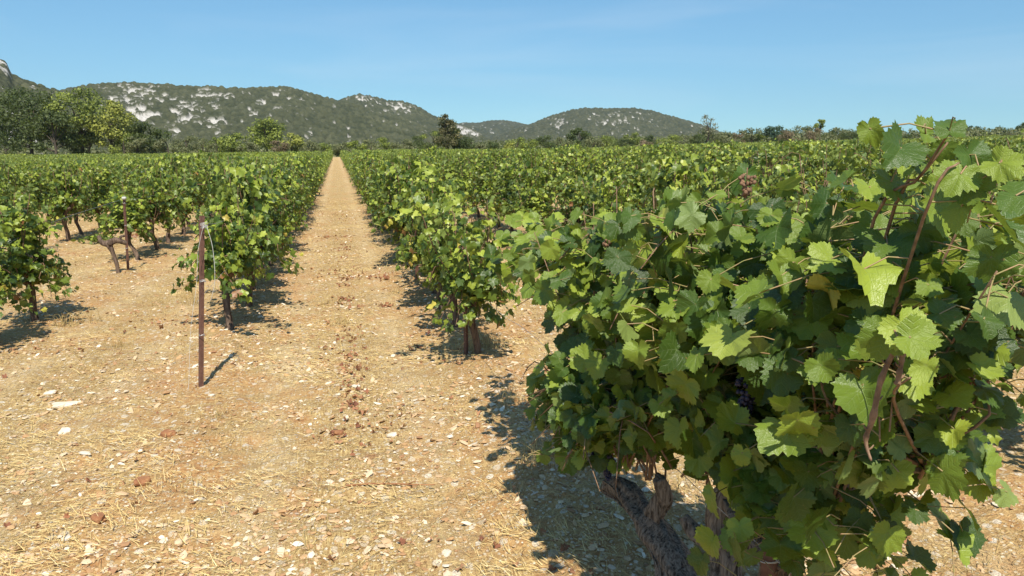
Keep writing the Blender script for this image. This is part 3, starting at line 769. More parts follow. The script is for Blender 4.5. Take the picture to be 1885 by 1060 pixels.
trB = [([(1.20, 1.84, -.03), (1.20, 1.84, .2), (1.18, 1.80, .42), (1.16, 1.76, .58)], [.055, .045, .042, .05], 20),
       ([(1.16, 1.78, .55), (1.14, 1.88, .60), (1.14, 2.02, .62)], [.035, .03, .02], 12), ([(1.16, 1.78, .55), (1.15, 1.64, .78), (1.16, 1.40, .98), (1.15, 1.26, 1.05)], [.030, .016, .009, .006], 12)]
def top_shoot():
    spots = [(1748, 240, .040, 0), (1704, 246, .034, 1), (1738, 272, .030, 2), (1655, 292, .050, 0), (1690, 300, .045, 1), (1785, 285, .050, 2), (1768, 320, .048, 0), (1800, 350, .055, 1), (1725, 330, .045, 2), (1640, 335, .05, 0), (1600, 345, .05, 1), (1560, 330, .05, 2), (1840, 300, .05, 1), (1870, 360, .055, 0), (1770, 380, .05, 1), (1690, 385, .05, 2)]
    rr = np.random.default_rng(99); P = np.array([P3(a, b, .98 + .03 * k) for a, b, c, k in spots]); n = len(P)
    N = np.array([[-.5, -.6, .45]] * n) + rr.standard_normal((n, 3)) * .45; T = np.array([[.1, 0, -1.]] * n) + rr.standard_normal((n, 3)) * .6
    Q = [(1632, 612, .69), (1662, 600, .70), (1615, 628, .72), (1675, 622, .69)]
    P = np.concatenate([P, [P3(a, b, c) for a, b, c in Q]]); N = np.concatenate([N, [[-.5, -.7, .3], [-.3, -.8, .4], [-.7, -.5, .2], [-.2, -.7, .5]]]); T = np.concatenate([T, [[-.2, .1, -1], [.4, 0, -.8], [-.6, 0, -.7], [.7, 0, -.5]]])
    spots = spots + [(0, 0, .042, 0), (0, 0, .045, 0), (0, 0, .038, 0), (0, 0, .04, 0)]; n += 4
    T[0] = (.1, 0, 1); T[1] = (-1, .2, .3); return P, N, T, np.array([q[2] for q in spots]) * .85, rr.uniform(.2, .8, n), rr.normal(0, .02, (n, 3))
pB.append(spline([(1.10, 1.5, 1.0), P3(1640, 400, 1.0), P3(1695, 325, 1.0), P3(1730, 270, 1.0), P3(1748, 243, .98)], 12))
near2, off2 = near_vine(62, (1.18, 1.8), trB, pB, 'closest grapevine at the right edge, reaching above the horizon with its top shoot', .047, step=.030, extra=top_shoot)
for ctrl, rad in (([P3(1648, 640, .72), P3(1622, 700, .71), P3(1607, 770, .71), P3(1594, 810, .71), P3(1604, 848, .71)], [.0040, .0034, .0042, .003, .0012]),
                  ([P3(1664, 632, .72), P3(1660, 665, .72), P3(1652, 708, .72)], [.0038, .003, .0036])):
    b = Bag(); n = 22; p = spline(np.array(ctrl) - off2, n); rr = np.interp(np.linspace(0, 1, n), np.linspace(0, 1, len(rad)), rad)
    rr = rr * (1 + .35 * (np.arange(n) % 5 == 0)); b.add(*tube(p, rr, 9, 0, .15, 3))
    for q in range(3, n, 5): b.add(*tube([p[q], p[q] + [(-1) ** q * .006, 0, .003], p[q] + [(-1) ** q * .009, 0, .007]], [.0018, .0014, .0008], 5))
    o = link('bare_cane', b.me('bare_cane'), [M_cane], near2)

# ------------------------------------------------------------------ posts and wires
def angle_post(x, y, h, w, lean, label, rust=M_rust, name='trellis_post'):
    z = float(gh(x, y)); root = empty(name, (x, y, z)); th = .004
    prof = np.array([(-w / 2, -w / 2), (w / 2, -w / 2), (w / 2, -w / 2 + th), (-w / 2 + th, -w / 2 + th), (-w / 2 + th, w / 2), (-w / 2, w / 2)])
    n = 12; zs = np.linspace(-.2, h, n); V = []
    for q in zs: V += [(a + lean[0] * q, b + lean[1] * q, q) for a, b in prof]
    m = 6; i = np.arange(m); j = (i + 1) % m
    Q = np.concatenate([np.stack([k * m + i, k * m + j, (k + 1) * m + j, (k + 1) * m + i], -1) for k in range(n - 1)])
    me = mesh('post_profile', np.array(V), [Q, np.array([[(n - 1) * m + k for k in range(6)]])], smooth=False)
    link('profile', me, [rust], root).rotation_euler = (0, 0, .7)
    for k, q in enumerate((h * .30, h * .62, h * .93)):
        b = Bag(); a = np.linspace(0, 2 * np.pi * 2.3, 34)
        b.add(*tube(np.stack([np.cos(a) * w * .75 + lean[0] * q, np.sin(a) * w * .75 + lean[1] * q, q + a * .0012 + .004 * np.sin(a * 1.7)], -1), .0016, 5))
        link('wire_tie', b.me('wire_tie'), [M_galv], root)
    tag(root, label, 'post', 'metal trellis posts')
    return root
def at_ground(px, py):
    a, tn = ray(px, py); d = EYE / -tn
    for _ in range(5):
        z = float(gh(d * math.sin(a), d * math.cos(a))); d = (EYE - z) / -tn
    return d * math.sin(a), d * math.cos(a)
x1, y1 = at_ground(370, 710); p1 = angle_post(x1, y1, 1.22, .026, (.085, 0), 'rusty steel trellis post with white twine at the front of the left row')
x2, y2 = at_ground(236, 497); p2 = angle_post(x2, y2, 1.03, .026, (.03, 0), 'thin rusty steel post with white tip beside the dead vine stump')
x3, y3 = 1.12, 1.74; p3 = angle_post(x3, y3, .80, .036, (0, 0), 'rusty steel post hidden among the leaves of the big close grapevine')
x4, y4 = at_ground(858, 650); p4 = angle_post(x4, y4, .92, .026, (0, 0), 'dark steel post beside the first trunk beyond the gap right of path')
x5, y5 = at_ground(768, 515); p5 = angle_post(x5, y5, 1.12, .028, (0, 0), 'rusty steel post between trunks further along the row right of path')
# white cap on p2 and the twine wound on p1
b = Bag(); b.add(*tube([(0.03 * 1.03, 0, 1.02), (0.03 * 1.03, 0, 1.05), (.03 * 1.03, 0, 1.06)], [.03, .031, .02], 10)); link('post_cap', b.me('post_cap'), [M_twine], p2)
b = Bag()
a = np.linspace(0, 2 * np.pi * 3, 60); b.add(*tube(np.stack([np.cos(a) * .024 + .098, np.sin(a) * .024, 1.15 + a * .0016 + .01 * np.sin(a * .7)], -1), .0013, 5))
b.add(*tube(spline([(.10, -.03, 1.16), (.055, -.045, .98), (.03, -.05, .75), (-.02, -.10, .45), (-.05, -.14, .10), (-.06, -.16, .01)], 24), .0013, 5))
b.add(*tube(spline([(.12, -.02, 1.15), (.15, -.03, 1.0), (.15, -.03, .78), (.11, -.02, .62)], 14), .0018, 5))
link('twine', b.me('twine'), [M_twine], p1)

def wire(pts, label, mat=M_galv, r=.0014, n=30):
    pts = np.array(pts, float); b = Bag(); b.add(*tube(spline(pts, n), r, 5)); o = link('trellis_wire', b.me('trellis_wire'), [mat])
    tag(o, label, 'wire', 'trellis wires'); return o
z2 = float(gh(x2, y2)); z1 = float(gh(x1, y1))
wire([(x2 + .03, y2, z2 + 1.03), (x2 - .05, y2 - 3, z2 + .93), (x2 - .1, y2 - 4.6, z2 + .72)], 'slack wire running from the white tipped post toward the front vine')
wire([(x2 + .03, y2, z2 + 1.0), (-2.95, y2 + 3, float(gh(-2.95, y2 + 3)) + .98), (-3, y2 + 12, float(gh(-3, 24)) + 1.0)], 'straight wire running from the white tipped post back into the row')
wire([(x1 + .02, y1, z1 + .62), (-1.04, 9, .60), (-1.04, 20, .62)], 'low wire running from the twine wound post into the left row')
wire([(x1 + .1, y1, z1 + 1.16), (-1.04, 9, 1.02), (-1.04, 20, 1.05)], 'upper wire running from the twine wound post into the left row')
wire([(1.12, .9, .66), (1.12, 1.74, .60), (1.08, 4.2, .62), (1.04, 6, .58), (1.04, 14, .62)], 'low wire along the row right of the path', n=60)
b = Bag(); b.add(*tube(spline([(0, 0, .62), (-.02, -.02, .52), (.0, -.03, .38), (-.015, -.03, .2), (.02, -.05, .02)], 20), .0022, 5)); o = link('wire_tail', b.me('wire_tail'), [M_galv], p3); o.location = (.03, -.05, 0)

# ------------------------------------------------------------------ pruned dead stump and its green tuft
xs, ys = at_ground(215, 503); zs_ = float(gh(xs, ys))
st = empty('vine_stump', (xs, ys, zs_))
b = Bag(); b.add(*tube(spline([(0.02, 0, -.06), (.01, 0, .1), (-.02, 0, .26), (-.06, 0, .40), (-.10, .02, .46)], 26), np.interp(np.linspace(0, 1, 26), [0, .15, .6, .85, 1], [.04, .026, .026, .045, .025]), 14, .1, .3, 3))
b.add(*tube(spline([(-.06, 0, .42), (.02, -.02, .47), (.10, -.02, .45), (.16, 0, .42)], 14), np.linspace(.05, .025, 14), 12, .1, .35, 4))
b.add(*tube(spline([(-.08, 0, .42), (-.16, 0, .45), (-.19, .02, .54)], 10), np.linspace(.045, .025, 10), 12, .1, .35, 5))
b.add(*tube(spline([(.08, -.02, .46), (.10, -.02, .52), (.15, .0, .53)], 8), np.linspace(.025, .015, 8), 9, .1, .3, 6))
link('trunk', b.me('trunk'), [M_barkF], st)
tag(st, 'leafless pruned old vine stump beside the white tipped steel post', 'vine stump')
def tuft(name, loc, n, rad, h, mat, label, cat, seed, size=.055, lod=2, flat=1):
    rg = np.random.default_rng(seed); P = rg.standard_normal((n, 3)) * [rad, rad * .6, h * .3] + [0, 0, h * .5]; P[:, 2] = np.abs(P[:, 2])
    N = rg.standard_normal((n, 3)) * .6 + [0, -.2, .7]; T = rg.standard_normal((n, 3)) * .7 - [0, 0, .3]
    f = Bag(); f.add(*leaf_cloud(P, N, T, size * rg.uniform(.6, 1.3, n), np.clip(rg.beta(2, 3, n), 0, .9), lod, rg))
    for p in P[::3]: f.add(*tube([(0, 0, 0), p * .5 + [0, 0, .02], p], .0025, 4, cap=False))
    root = link(name, f.me(name), [mat]); root.location = loc
    if label: tag(root, label, cat)
    return root
xt, yt = at_ground(182, 447)
tuft('green_shoot', (xt, yt, float(gh(xt, yt)) + .02), 90, .17, .14, M_leaf, 'low tuft of green leaves on the ground behind the dead stump', 'plant', 3, .05)

# ------------------------------------------------------------------ trees beyond the field
def tree(name, label, px, top, w, kind, s0=158, seed=0, nclump=14, leaf=.34, nleaf=2200, trunk=.28, cone=0, sparse=0, base=None, group='trees beyond the vineyard', cat='tree'):
    rg = np.random.default_rng(seed + int(px) * 7)
    a, tn = ray(px, top); D = s0 / math.cos(a); x, y = D * math.sin(a), D * math.cos(a); g = float(gbase(x, y))
    H = EYE + D * tn - g; Wd = w / FPX * D / 2 * math.cos(a - YAW) * 1.0
    H = max(H, 1.2)
    root = empty(name, (x, y, g))
    cb = H * trunk
    b = Bag(); b.add(*tube(spline([(0, 0, -.4), (rg.normal(0, .1), 0, H * .25), (rg.normal(0, .25), rg.normal(0, .2), H * .55), (rg.normal(0, .3), 0, H * .85)], 10), np.linspace(H * .028 + .06, .05, 10), 7, .1, .15, seed))
    cl = []
    for k in range(nclump):
        t = (k + rg.random()) / nclump; zc = cb + (H - cb) * (.12 + .78 * t)
        env = math.sin(math.pi * (0.16 + .74 * t)) ** .8 if not cone else max(.34, 1 - t * .62) 
        aa = rg.uniform(0, 6.28); rr = Wd * env * rg.uniform(.35, .72)
        c = np.array([math.cos(aa) * rr, math.sin(aa) * rr, zc]); rad = min(Wd, (H - cb)) * rg.uniform(.26, .44) * (env * .6 + .4)
        cl.append((c, rad))
        b.add(*tube(spline([(0, 0, cb + (zc - cb) * .45), (c * .6 + [0, 0, zc * .25]), c], 6), np.linspace(H * .010 + .02, .02, 6), 5, cap=False))
    link('trunk', b.me('trunk'), [M_tbark], root)
    P, N, Tn = [], [], []
    for c, rad in cl:
        n = int(nleaf * 1.5 / nclump * (rad / (Wd * .35)) ** 1.3) + 12
        d = norm(rg.standard_normal((n, 3))); q = rg.random((n, 1)) ** (.45 if not sparse else .8)
        p = c + d * q * rad * [1.1, 1.1, .8] * (1 + .35 * (rg.random((n, 1)) - .4)); P.append(p); N.append(d + rg.standard_normal((n, 3)) * .5 + [0, 0, .3]); Tn.append(np.clip(rg.normal(rg.uniform(.3, .7), .2, n), 0, 1))
    P = np.concatenate(P); N = np.concatenate(N); Tn = np.concatenate(Tn)
    keep = P[:, 2] > cb * .5
    P, N, Tn = P[keep], N[keep], Tn[keep]
    # scale so that the crown reaches the height and width it has
    P[:, 2] *= H / max(np.percentile(P[:, 2], 99.5), .1)
    sc = Wd / max(np.percentile(np.abs(P[:, :2]), 98), .1); P[:, :2] *= sc
    f = Bag(); f.add(*leaf_cloud(P, N, rg.standard_normal((len(P), 3)), leaf * .8 * rg.lognormal(0, .3, len(P)), Tn, 0, rg))
    link('crown', f.me('crown', False), [TM[kind]], root)
    tag(root, label, cat, group)
    return root

TREES = [
 ('broadleaf_tree', 'tall dark broad tree at the left edge of the tree line', 45, 163, 135, 'dark', 172, 26, .36, 5200, .12),
 ('broadleaf_tree', 'bright green tall tree between the dark edge tree and the yellow one', 140, 163, 105, 'mid', 170, 24, .34, 4600, .12),
 ('broadleaf_tree', 'yellowish green tree leaning over the dark round one at the left', 197, 186, 80, 'yellow', 166, 20, .32, 3600, .12),
 ('broadleaf_tree', 'dark low tree filling the gap below the bright green tree', 95, 205, 80, 'dark', 164, 16, .34, 2600, .1),
 ('oak_tree', 'dark round oak just right of the yellowish tree', 262, 226, 72, 'dark', 176, 16, .34, 2600, .1),
 ('oak_tree', 'small grey green tree in front of the dark round oak', 250, 252, 40, 'olive', 158, 9, .28, 900, .1),
 ('oak_tree', 'dark green round crowned tree below the middle of the big hill', 488, 219, 66, 'mid', 188, 18, .34, 2800, .12),
 ('broadleaf_tree', 'yellow green bushy tree left of the dark round crowned one', 425, 246, 56, 'mid', 180, 10, .32, 1300, .1),
 ('broadleaf_tree', 'yellow green small tree right of the dark round crowned one', 535, 246, 46, 'yellow', 182, 10, .32, 1200, .1),
 ('ivy_clad_tree', 'tall ragged ivy covered tree standing alone behind the vines', 822, 212, 52, 'ivy', 168, 16, .30, 2200, .1),
 ('oak_tree', 'dark bush hugging the foot of the tall ragged tree', 836, 236, 50, 'dark', 171, 14, .30, 1900, .05),
 ('oak_tree', 'dark round oak standing out below the right hand hill', 1068, 235, 46, 'dark', 182, 13, .32, 1700, .08),
 ('dead_tree', 'nearly bare pale grey tree at the foot of the right hand hill', 1305, 211, 30, 'grey', 190, 12, .22, 420, .35),
 ('broadleaf_tree', 'pale brownish bushy tree below the nearly bare tree', 1312, 236, 60, 'olive', 192, 12, .3, 1500, .1),
 ('broadleaf_tree', 'olive round tree left of the dark blue green one', 1385, 236, 44, 'olive', 196, 10, .32, 1100, .1),
 ('oak_tree', 'dark blue green dense tree on the right skyline', 1426, 232, 40, 'blue', 196, 12, .34, 1600, .08),
 ('broadleaf_tree', 'wide olive tree right of the dark blue green one', 1478, 232, 62, 'olive', 200, 14, .34, 1700, .1),
 ('pine_tree', 'slim pointed green tree rising above the right skyline', 1511, 220, 20, 'mid', 202, 12, .28, 900, .3),
 ('broadleaf_tree', 'olive tree just right of the slim pointed one', 1545, 235, 56, 'olive', 204, 12, .34, 1300, .1),
 ('pine_tree', 'grey green flat topped tree above the closest vine at the right', 1790, 232, 30, 'blue', 230, 9, .34, 700, .3),
 ('pine_tree', 'small blue green tree near the right end of the skyline', 1848, 240, 14, 'blue', 235, 7, .3, 350, .2),
 ('pine_tree', 'dark green tree at the very right edge of the skyline', 1884, 226, 22, 'dark', 236, 9, .36, 800, .15)]
for (nm, lab, px, top, w, kind, s0, ncl, lf, nl, trk) in TREES:
    tree(nm, lab, px, top, w, kind, s0, seed=3, nclump=ncl, leaf=lf, nleaf=nl, trunk=trk, cone=1 if nm == 'ivy_clad_tree' else 0, sparse=1 if nm in ('dead_tree',) else 0)
# the belt of bushes between the named trees
belt = [(308, 254, 40, 'olive'), (340, 250, 46, 'olive'), (372, 250, 52, 'olive'), (398, 252, 36, 'mid'), (455, 256, 34, 'olive'), (512, 258, 34, 'brown'), (566, 258, 40, 'olive'),
        (598, 262, 44, 'mid'), (628, 262, 40, 'olive'), (655, 258, 36, 'mid'), (682, 256, 44, 'olive'), (712, 252, 40, 'mid'), (742, 256, 44, 'olive'), (772, 250, 46, 'dark'), (795, 240, 40, 'mid'),
        (868, 256, 34, 'dark'), (885, 264, 22, 'olive'), (905, 260, 30, 'dark'), (935, 262, 30, 'yellow'), (952, 251, 40, 'mid'), (978, 256, 36, 'mid'), (1003, 248, 44, 'dark'), (1032, 252, 42, 'olive'),
        (1052, 258, 34, 'yellow'), (1092, 250, 42, 'olive'), (1118, 248, 50, 'mid'), (1150, 254, 36, 'dark'), (1163, 243, 36, 'mid'), (1182, 256, 40, 'brown'), (1205, 248, 40, 'dark'),
        (1232, 247, 46, 'mid'), (1262, 248, 40, 'olive'), (1284, 246, 36, 'dark'), (1340, 243, 40, 'olive'), (1360, 244, 34, 'brown'), (1404, 244, 34, 'mid'), (1452, 238, 34, 'brown'), (1498, 236, 34, 'brown'),
        (1575, 240, 44, 'dark'), (1602, 240, 44, 'olive'), (1630, 242, 40, 'mid'), (1655, 245, 36, 'dark'), (1690, 247, 50, 'olive'), (1730, 246, 46, 'mid'), (1765, 243, 44, 'olive'), (1815, 243, 46, 'mid'), (1860, 243, 44, 'olive'),
        (5, 240, 50, 'dark'), (225, 246, 44, 'mid'), (160, 240, 60, 'dark'), (285, 258, 34, 'olive')]
for q, (px, top, w, kind) in enumerate(belt):
    adj = dict(olive='olive', mid='green', dark='dark green', brown='brownish', yellow='yellow green')[kind]
    if px < 300: pl = 'at the foot of the tall left trees'
    elif px < 560: pl = 'below the big rocky hill'
    elif px < 800: pl = 'behind the end of the path'
    elif px < 1000: pl = 'right of the tall ragged tree'
    elif px < 1290: pl = 'below the right hand hill'
    elif px < 1560: pl = 'on the skyline around the dark blue green tree'
    else: pl = 'low on the skyline at the far right'
    tree('bush', f'{adj} bush in the belt {pl}', px, top + 1, w, kind, 160 + (q % 4) * 9 + max(0, px - 1200) * .05, seed=q, nclump=8, leaf=.21, nleaf=1500, trunk=.03, group='bushes beyond the vineyard', cat='bush')
# scrubby wood on the plain between the field and the hills
def wood():
    rg = np.random.default_rng(12); f = Bag()
    n = 900; az = np.radians(rg.uniform(-26, 52, n)); D = rg.uniform(205, 430, n); x = D * np.sin(az); y = D * np.cos(az)
    k = y > 190; x, y, D = x[k], y[k], D[k]
    P, N, T = [], [], []
    for i in range(len(x)):
        h = rg.uniform(1.8, 3.6) if D[i] < 330 else rg.uniform(2.5, 4.5); w = rg.uniform(1.6, 3.4); m = 90
        d = norm(rg.standard_normal((m, 3))); d[:, 2] = np.abs(d[:, 2])
        P.append(np.array([x[i], y[i], float(gbase(x[i], y[i]))]) + d * [w, w, h] * rg.uniform(.75, 1.08, (m, 1))); N.append(d + rg.standard_normal((m, 3)) * .4); T.append(np.clip(rg.normal(rg.uniform(.1, .8), .15, m), 0, 1))
    P = np.concatenate(P); f.add(*leaf_cloud(P, np.concatenate(N), rg.standard_normal(P.shape), .5 * rg.lognormal(0, .25, len(P)), np.concatenate(T), 0, rg))
    o = link('woodland', f.me('woodland', False), [TM['olive']]); tag(o, 'low dull green scrub covering the plain in front of the hills', 'woodland', kind='stuff')
wood()

# ------------------------------------------------------------------ things lying on the ground
def frustum_pts(rg, n, r0, r1, az0=-24, az1=50, pw=1.0):
    az = np.radians(rg.uniform(az0, az1, n)); u = rg.random(n)
    if pw == 0: r = r0 * (r1 / r0) ** u                # density ~ 1/r^2
    else: r = (r0 ** pw + (r1 ** pw - r0 ** pw) * u) ** (1 / pw)
    return r * np.sin(az), r * np.cos(az), r

ico_v = None
def ico():
    t = (1 + 5 ** .5) / 2
    v = np.array([(-1, t, 0), (1, t, 0), (-1, -t, 0), (1, -t, 0), (0, -1, t), (0, 1, t), (0, -1, -t), (0, 1, -t), (t, 0, -1), (t, 0, 1), (-t, 0, -1), (-t, 0, 1)], float)
    f = np.array([(0, 11, 5), (0, 5, 1), (0, 1, 7), (0, 7, 10), (0, 10, 11), (1, 5, 9), (5, 11, 4), (11, 10, 2), (10, 7, 6), (7, 1, 8), (3, 9, 4), (3, 4, 2), (3, 2, 6), (3, 6, 8), (3, 8, 9), (4, 9, 5), (2, 4, 11), (6, 2, 10), (8, 6, 7), (9, 8, 1)])
    return norm(v), f
IV, IF = ico()
def stones():
    rg = np.random.default_rng(21); n = 95000
    x, y, r = frustum_pts(rg, n, 2.0, 22, pw=.35)
    keep = fbm(x * 1.6, y * 1.6, 3, 44) + rg.normal(0, .12, n) > .46
    x, y, r = x[keep], y[keep], r[keep]; n = len(x)
    s = .0040 * rg.lognormal(0, .72, n) * (1 + r * .06); s = np.clip(s, .0028, .022)
    jit = 1 + rg.uniform(-.28, .28, (n, 12, 1))
    a = rg.uniform(0, 6.28, n); V = IV[None] * jit * np.stack([rg.uniform(.8, 1.5, n), rg.uniform(.7, 1.1, n), rg.uniform(.22, .55, n)], -1)[:, None]
    tilt = rg.normal(0, .3, (n, 1)); V[..., 2] = V[..., 2] + V[..., 0] * tilt
    c, sn = np.cos(a)[:, None], np.sin(a)[:, None]
    V = np.stack([V[..., 0] * c - V[..., 1] * sn, V[..., 0] * sn + V[..., 1] * c, V[..., 2]], -1) * s[:, None, None]
    V = V + np.stack([x, y, gh(x, y) + s * .25], -1)[:, None]
    F = (IF[None] + (np.arange(n) * 12)[:, None, None]).reshape(-1, 3)
    me = mesh('gravel', V.reshape(-1, 3), [F], attrs=dict(tint=np.repeat(np.clip(rg.beta(1.5, 1.7, n) + (s > .009) * .05, 0, 1), 12)), smooth=False)
    tag(link('gravel', me, [M_gravel]), 'pale stony gravel scattered all over the dry soil', 'gravel', kind='stuff')
stones()
def straws():
    rg = np.random.default_rng(22); n = 115000
    x, y, r = frustum_pts(rg, n, 2.0, 26, pw=.35)
    cov = fbm(x * .9, y * .9, 3, 66) * .6 + fbm(x * 5, y * 5, 2, 67) * .4; rowd = np.abs(((x - 1.04) / 2.08 + .5) % 1 - .5) * 2
    keep = cov + .10 * rowd + rg.normal(0, .07, n) > .49
    x, y, r = x[keep], y[keep], r[keep]; n = len(x)
    base = fbm(x * 1.3, y * 1.3, 2, 71) * 9; a = base + rg.normal(0, .8, n)
    L = rg.lognormal(math.log(.045), .5, n) * (1 + r * .04); w = .00085 * (1 + r * .13) * rg.uniform(.7, 1.4, n)
    pit = rg.normal(.03, .12, n); up = rg.random(n) < .035; pit = np.where(up, rg.uniform(.4, 1.2, n), pit)
    bend = rg.normal(0, .35, n); k = 4; t = np.linspace(0, 1, k)[None]
    ang = a[:, None] + bend[:, None] * t
    dx = np.cumsum(np.cos(ang), 1) / k; dy = np.cumsum(np.sin(ang), 1) / k
    X = x[:, None] + dx * L[:, None] * np.cos(pit)[:, None]; Y = y[:, None] + dy * L[:, None] * np.cos(pit)[:, None]
    Z = gh(x, y)[:, None] + .003 + rg.uniform(0, .013, n)[:, None] + np.abs(np.sin(pit))[:, None] * L[:, None] * t + .15 * L[:, None] * t * (1 - t) * rg.uniform(0, 1, (n, 1))
    px, py = -np.sin(ang) * w[:, None], np.cos(ang) * w[:, None]; taper = (1 - .6 * t)
    A = np.stack([X + px * taper, Y + py * taper, Z], -1); B = np.stack([X - px * taper, Y - py * taper, Z + w[:, None] * .6], -1)
    V = np.stack([A, B], 2).reshape(n, 2 * k, 3)
    q = np.array([[2 * i, 2 * i + 1, 2 * i + 3, 2 * i + 2] for i in range(k - 1)])
    F = (q[None] + (np.arange(n) * 2 * k)[:, None, None]).reshape(-1, 4)
    me = mesh('straw', V.reshape(-1, 3), [F], attrs=dict(tint=np.repeat(np.clip(rg.beta(3, 1.8, n), 0, 1), 2 * k)))
    tag(link('straw', me, [M_straw]), 'dry straw and dead grass littering the soil between rows', 'straw', kind='stuff')
straws()
def litter():
    rg = np.random.default_rng(23); n = 2600
    x, y, r = frustum_pts(rg, n, 2.0, 24, pw=.4)
    keep = fbm(x * 1.5, y * 1.5, 3, 91) + rg.normal(0, .03, n) > .60
    x, y = x[keep], y[keep]
    for (px, py, m, sd) in [(700, 510, 40, .14), (710, 565, 22, .05), (655, 680, 14, .05), (650, 730, 14, .06), (630, 548, 20, .08), (607, 436, 18, .10), (640, 500, 24, .12), (660, 720, 10, .04), (740, 770, 14, .09), (620, 800, 14, .07), (655, 655, 8, .03), (325, 600, 16, .1), (1010, 680, 5, .03)]:
        cx, cy = at_ground(px, py); x = np.concatenate([x, cx + rg.normal(0, sd, m)]); y = np.concatenate([y, cy + rg.normal(0, sd * 1.3, m)])
    yy = rg.uniform(3.8, 16, 420); xx = .06 + rg.normal(0, .09, 420); kk = vnoise(yy * 2.3, xx * 0, 12) + rg.normal(0, .08, 420) > .66
    x = np.concatenate([x, xx[kk]]); y = np.concatenate([y, yy[kk]])
    n = len(x); P = np.stack([x, y, gh(x, y) + .012], -1)
    f = Bag(); f.add(*leaf_cloud(P, rg.standard_normal((n, 3)) * .5 + [0, 0, .8], rg.standard_normal((n, 3)), .017 * rg.lognormal(0, .35, n), rg.random(n), 2, rg, 2.4))
    tag(link('leaf_litter', f.me('leaf_litter'), [M_dry]), 'curled red brown dead leaves and crumbs lying on the straw', 'leaf litter', kind='stuff')
litter()

def rock(name, px, py, sx, sy, sz, rot, mat, label, cat, seed, group=None):
    rg = np.random.default_rng(seed); x, y = at_ground(px, py)
    v = IV; f = IF
    # one subdivision
    ed = {}; V = [tuple(p) for p in v]; F = []
    def mid(a, b):
        k = (min(a, b), max(a, b))
        if k not in ed: ed[k] = len(V); V.append(tuple(norm(np.array(V[a]) + np.array(V[b]))))
        return ed[k]
    fs = [tuple(t) for t in f]
    for _ in range(2):
        nf = []
        for a, b, c in fs: ab, bc, ca = mid(a, b), mid(b, c), mid(c, a); nf += [(a, ab, ca), (b, bc, ab), (c, ca, bc), (ab, bc, ca)]
        fs = nf; ed = {}
    V = np.array(V); r = 1 + .5 * (vnoise(V[:, 0] * 1.8 + seed, V[:, 1] * 1.8 + V[:, 2], seed) - .5) + .18 * (vnoise(V[:, 0] * 6 + seed, V[:, 1] * 6 + V[:, 2] * 5, seed + 1) - .5)
    V = V * r[:, None]; V[:, 2] = np.clip(V[:, 2], -.7, .62); V = V * [sx, sy, sz]
    me = mesh(name, V, [np.array(fs)], smooth=False); o = link(name, me, [mat]); o.location = (x, y, float(gh(x, y)) + sz * .25); o.rotation_euler = (rg.normal(0, .08), rg.normal(0, .08), rot)
    tag(o, label, cat, group); return o
GS = 'larger pale stones on the ground'
rock('stone', 122, 746, .085, .045, .022, .2, M_stone, 'largest flat white stone at the left, on the reddish soil', 'stone', 1, GS)
rock('stone', 92, 726, .045, .025, .018, .5, M_stone, 'flat pale stone just behind the largest white one', 'stone', 2, GS)
rock('stone', 118, 795, .038, .03, .018, 1.2, M_stone, 'pale stone in front of the largest white one', 'stone', 3, GS)
rock('stone', 157, 838, .045, .015, .012, -.6, M_stone, 'thin narrow white stone chip at the lower left', 'stone', 4, GS)
rock('stone', 722, 802, .032, .022, .018, .3, M_stone, 'small pale stone left of the big vine shadow in mid path', 'stone', 5, GS)
rock('stone', 1315, 788 + 40, .02, .02, .015, .3, M_stone, 'small pale stone in the shade under the close vine', 'stone', 6, GS)
rock('stone', 822, 1020, .022, .018, .016, .8, M_stone, 'white rounded stone at the bottom middle of the path', 'stone', 7, GS)
rock('stone', 122, 992, .022, .018, .012, .4, M_stone, 'pale flat stone at the lower left corner', 'stone', 8, GS)
rock('stone', 302, 997, .024, .018, .012, 1.4, M_stone, 'pale stone on bare soil at the bottom left', 'stone', 9, GS)
rock('stone', 390, 728, .022, .016, .012, .1, M_stone, 'small pale stone by the foot of the twine wound post', 'stone', 10, GS)
rock('stone', 655, 712, .028, .02, .018, .1, M_stone, 'small white stone beside red leaves in the path', 'stone', 12, GS)
for k, (px, py, s, lab) in enumerate([(312, 800, .045, 'dark brown clump of soil at the middle left of the ground'), (262, 888, .042, 'red brown clod with a dark hollow at the lower left'), (182, 957, .042, 'red brown angular clod near the lower left corner'), (622, 803, .03, 'brown soil clod at the left edge of the path straw')]):
    rock('soil_clod', px, py, s, s * .8, s * .7, k, M_clod, lab, 'soil clod', 30 + k, 'clods of red soil')
def fallen():
    xa, ya = at_ground(637, 897); xb, yb = at_ground(800, 902); pts = []
    for t in np.linspace(0, 1, 8): x = xa + (xb - xa) * t; y = ya + (yb - ya) * t + .006 * math.sin(t * 4); pts.append((x, y, float(gbase(x, y)) + .028 + .004 * math.sin(t * 5)))
    b = Bag(); b.add(*tube(spline(pts, 30), np.linspace(.006, .003, 30), 7, 0, .2, 5))
    for t, dx, dy, dz in ((6, -.05, .03, .02), (12, .03, .05, .01), (20, .06, -.03, .02)):
        p = spline(pts, 30)[t]; b.add(*tube([p, p + [dx * .6, dy * .6, dz], p + [dx, dy, dz]], [.003, .0025, .0015], 5))
    o = link('fallen_cane', b.me('fallen_cane'), [M_clod]); tag(o, 'dry red brown cane lying across the lower part of the path', 'fallen cane')
fallen()
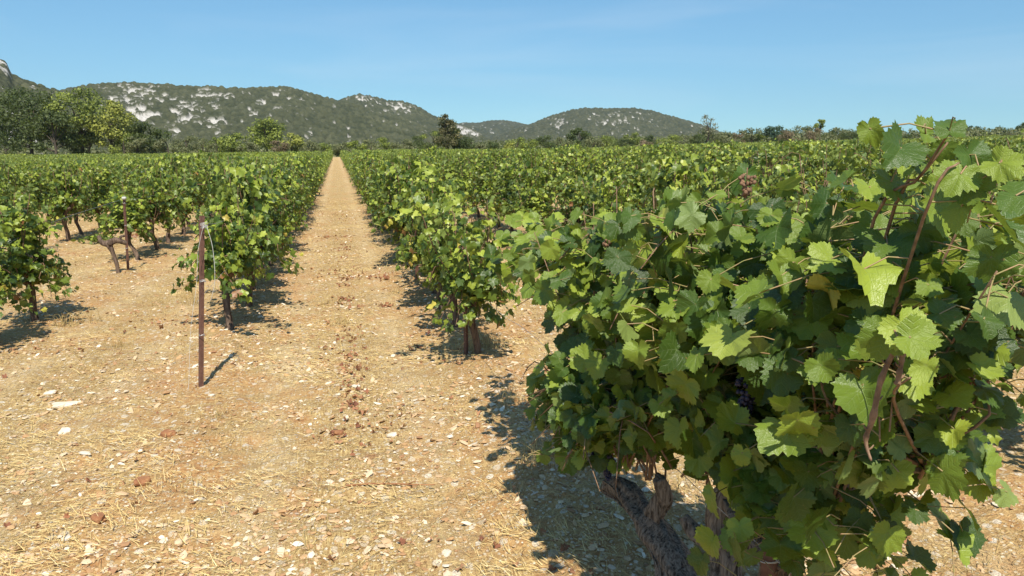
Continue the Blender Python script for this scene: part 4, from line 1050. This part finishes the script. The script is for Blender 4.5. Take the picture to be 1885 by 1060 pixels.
def grass_tufts():
    rg = np.random.default_rng(31); f = Bag(); sp = []
    for (px, py, n, h) in [(630, 600, 40, .16), (600, 560, 26, .14), (905, 640, 50, .2), (860, 640, 30, .2), (125, 600, 40, .2), (170, 590, 26, .18), (360, 560, 50, .2), (340, 545, 30, .16), (585, 905, 12, .16), (575, 1010, 14, .16), (985, 850, 40, .14), (1010, 830, 30, .12), (940, 740, 36, .12), (400, 770, 24, .14), (300, 560, 20, .12), (215, 640, 26, .13), (1250, 900, 26, .12), (350, 905, 20, .1), (450, 640, 30, .1), (730, 540, 20, .1)]:
        cx, cy = at_ground(px, py)
        for _ in range(n): 
            x, y = cx + rg.normal(0, .06), cy + rg.normal(0, .06); a = rg.uniform(0, 6.28); l = h * rg.uniform(.4, 1.1); s = rg.uniform(.15, 1.1); z = float(gbase(x, y)) + .0
            z = float(gh(x, y)); sp.append(spline([(x, y, z - .01), (x + math.cos(a) * l * s * .35, y + math.sin(a) * l * s * .35, z + l * .6), (x + math.cos(a) * l * s, y + math.sin(a) * l * s, z + l * rg.uniform(.5, 1))], 5))
    for p in sp: f.add(*tube(p, np.linspace(.0013, .0006, 5) * (1 + np.hypot(p[0][0], p[0][1]) * .06), 3, cap=False), None, np.full(15, rg.beta(3, 2)))
    tag(link('dry_grass', f.me('dry_grass'), [M_straw]), 'upright tufts of bleached dry grass around vine feet and path', 'dry grass', kind='stuff')
grass_tufts()

# ------------------------------------------------------------------ the air between here and the hills
def haze():
    x0, x1, y0, y1, z0, z1 = -1500, 2200, -60, 2700, -30, 215
    V = np.array([(x, y, z) for x in (x0, x1) for y in (y0, y1) for z in (z0, z1)], float)
    F = np.array([(0, 1, 3, 2), (4, 6, 7, 5), (0, 4, 5, 1), (2, 3, 7, 6), (0, 2, 6, 4), (1, 5, 7, 3)])
    t = NT('air_haze'); v = t.n('VolumePrincipled'); v.inputs['Color'].default_value = (.72, .82, 1, 1); v.inputs['Density'].default_value = .00007
    v.inputs['Anisotropy'].default_value = .3
    t.l(v.outputs[0], t.out.inputs['Volume'])
    o = link('haze', mesh('haze', V, [F], smooth=False), [t.m]); tag(o, 'thin bluish summer haze in front of the far hills', 'haze', kind='stuff')
haze()
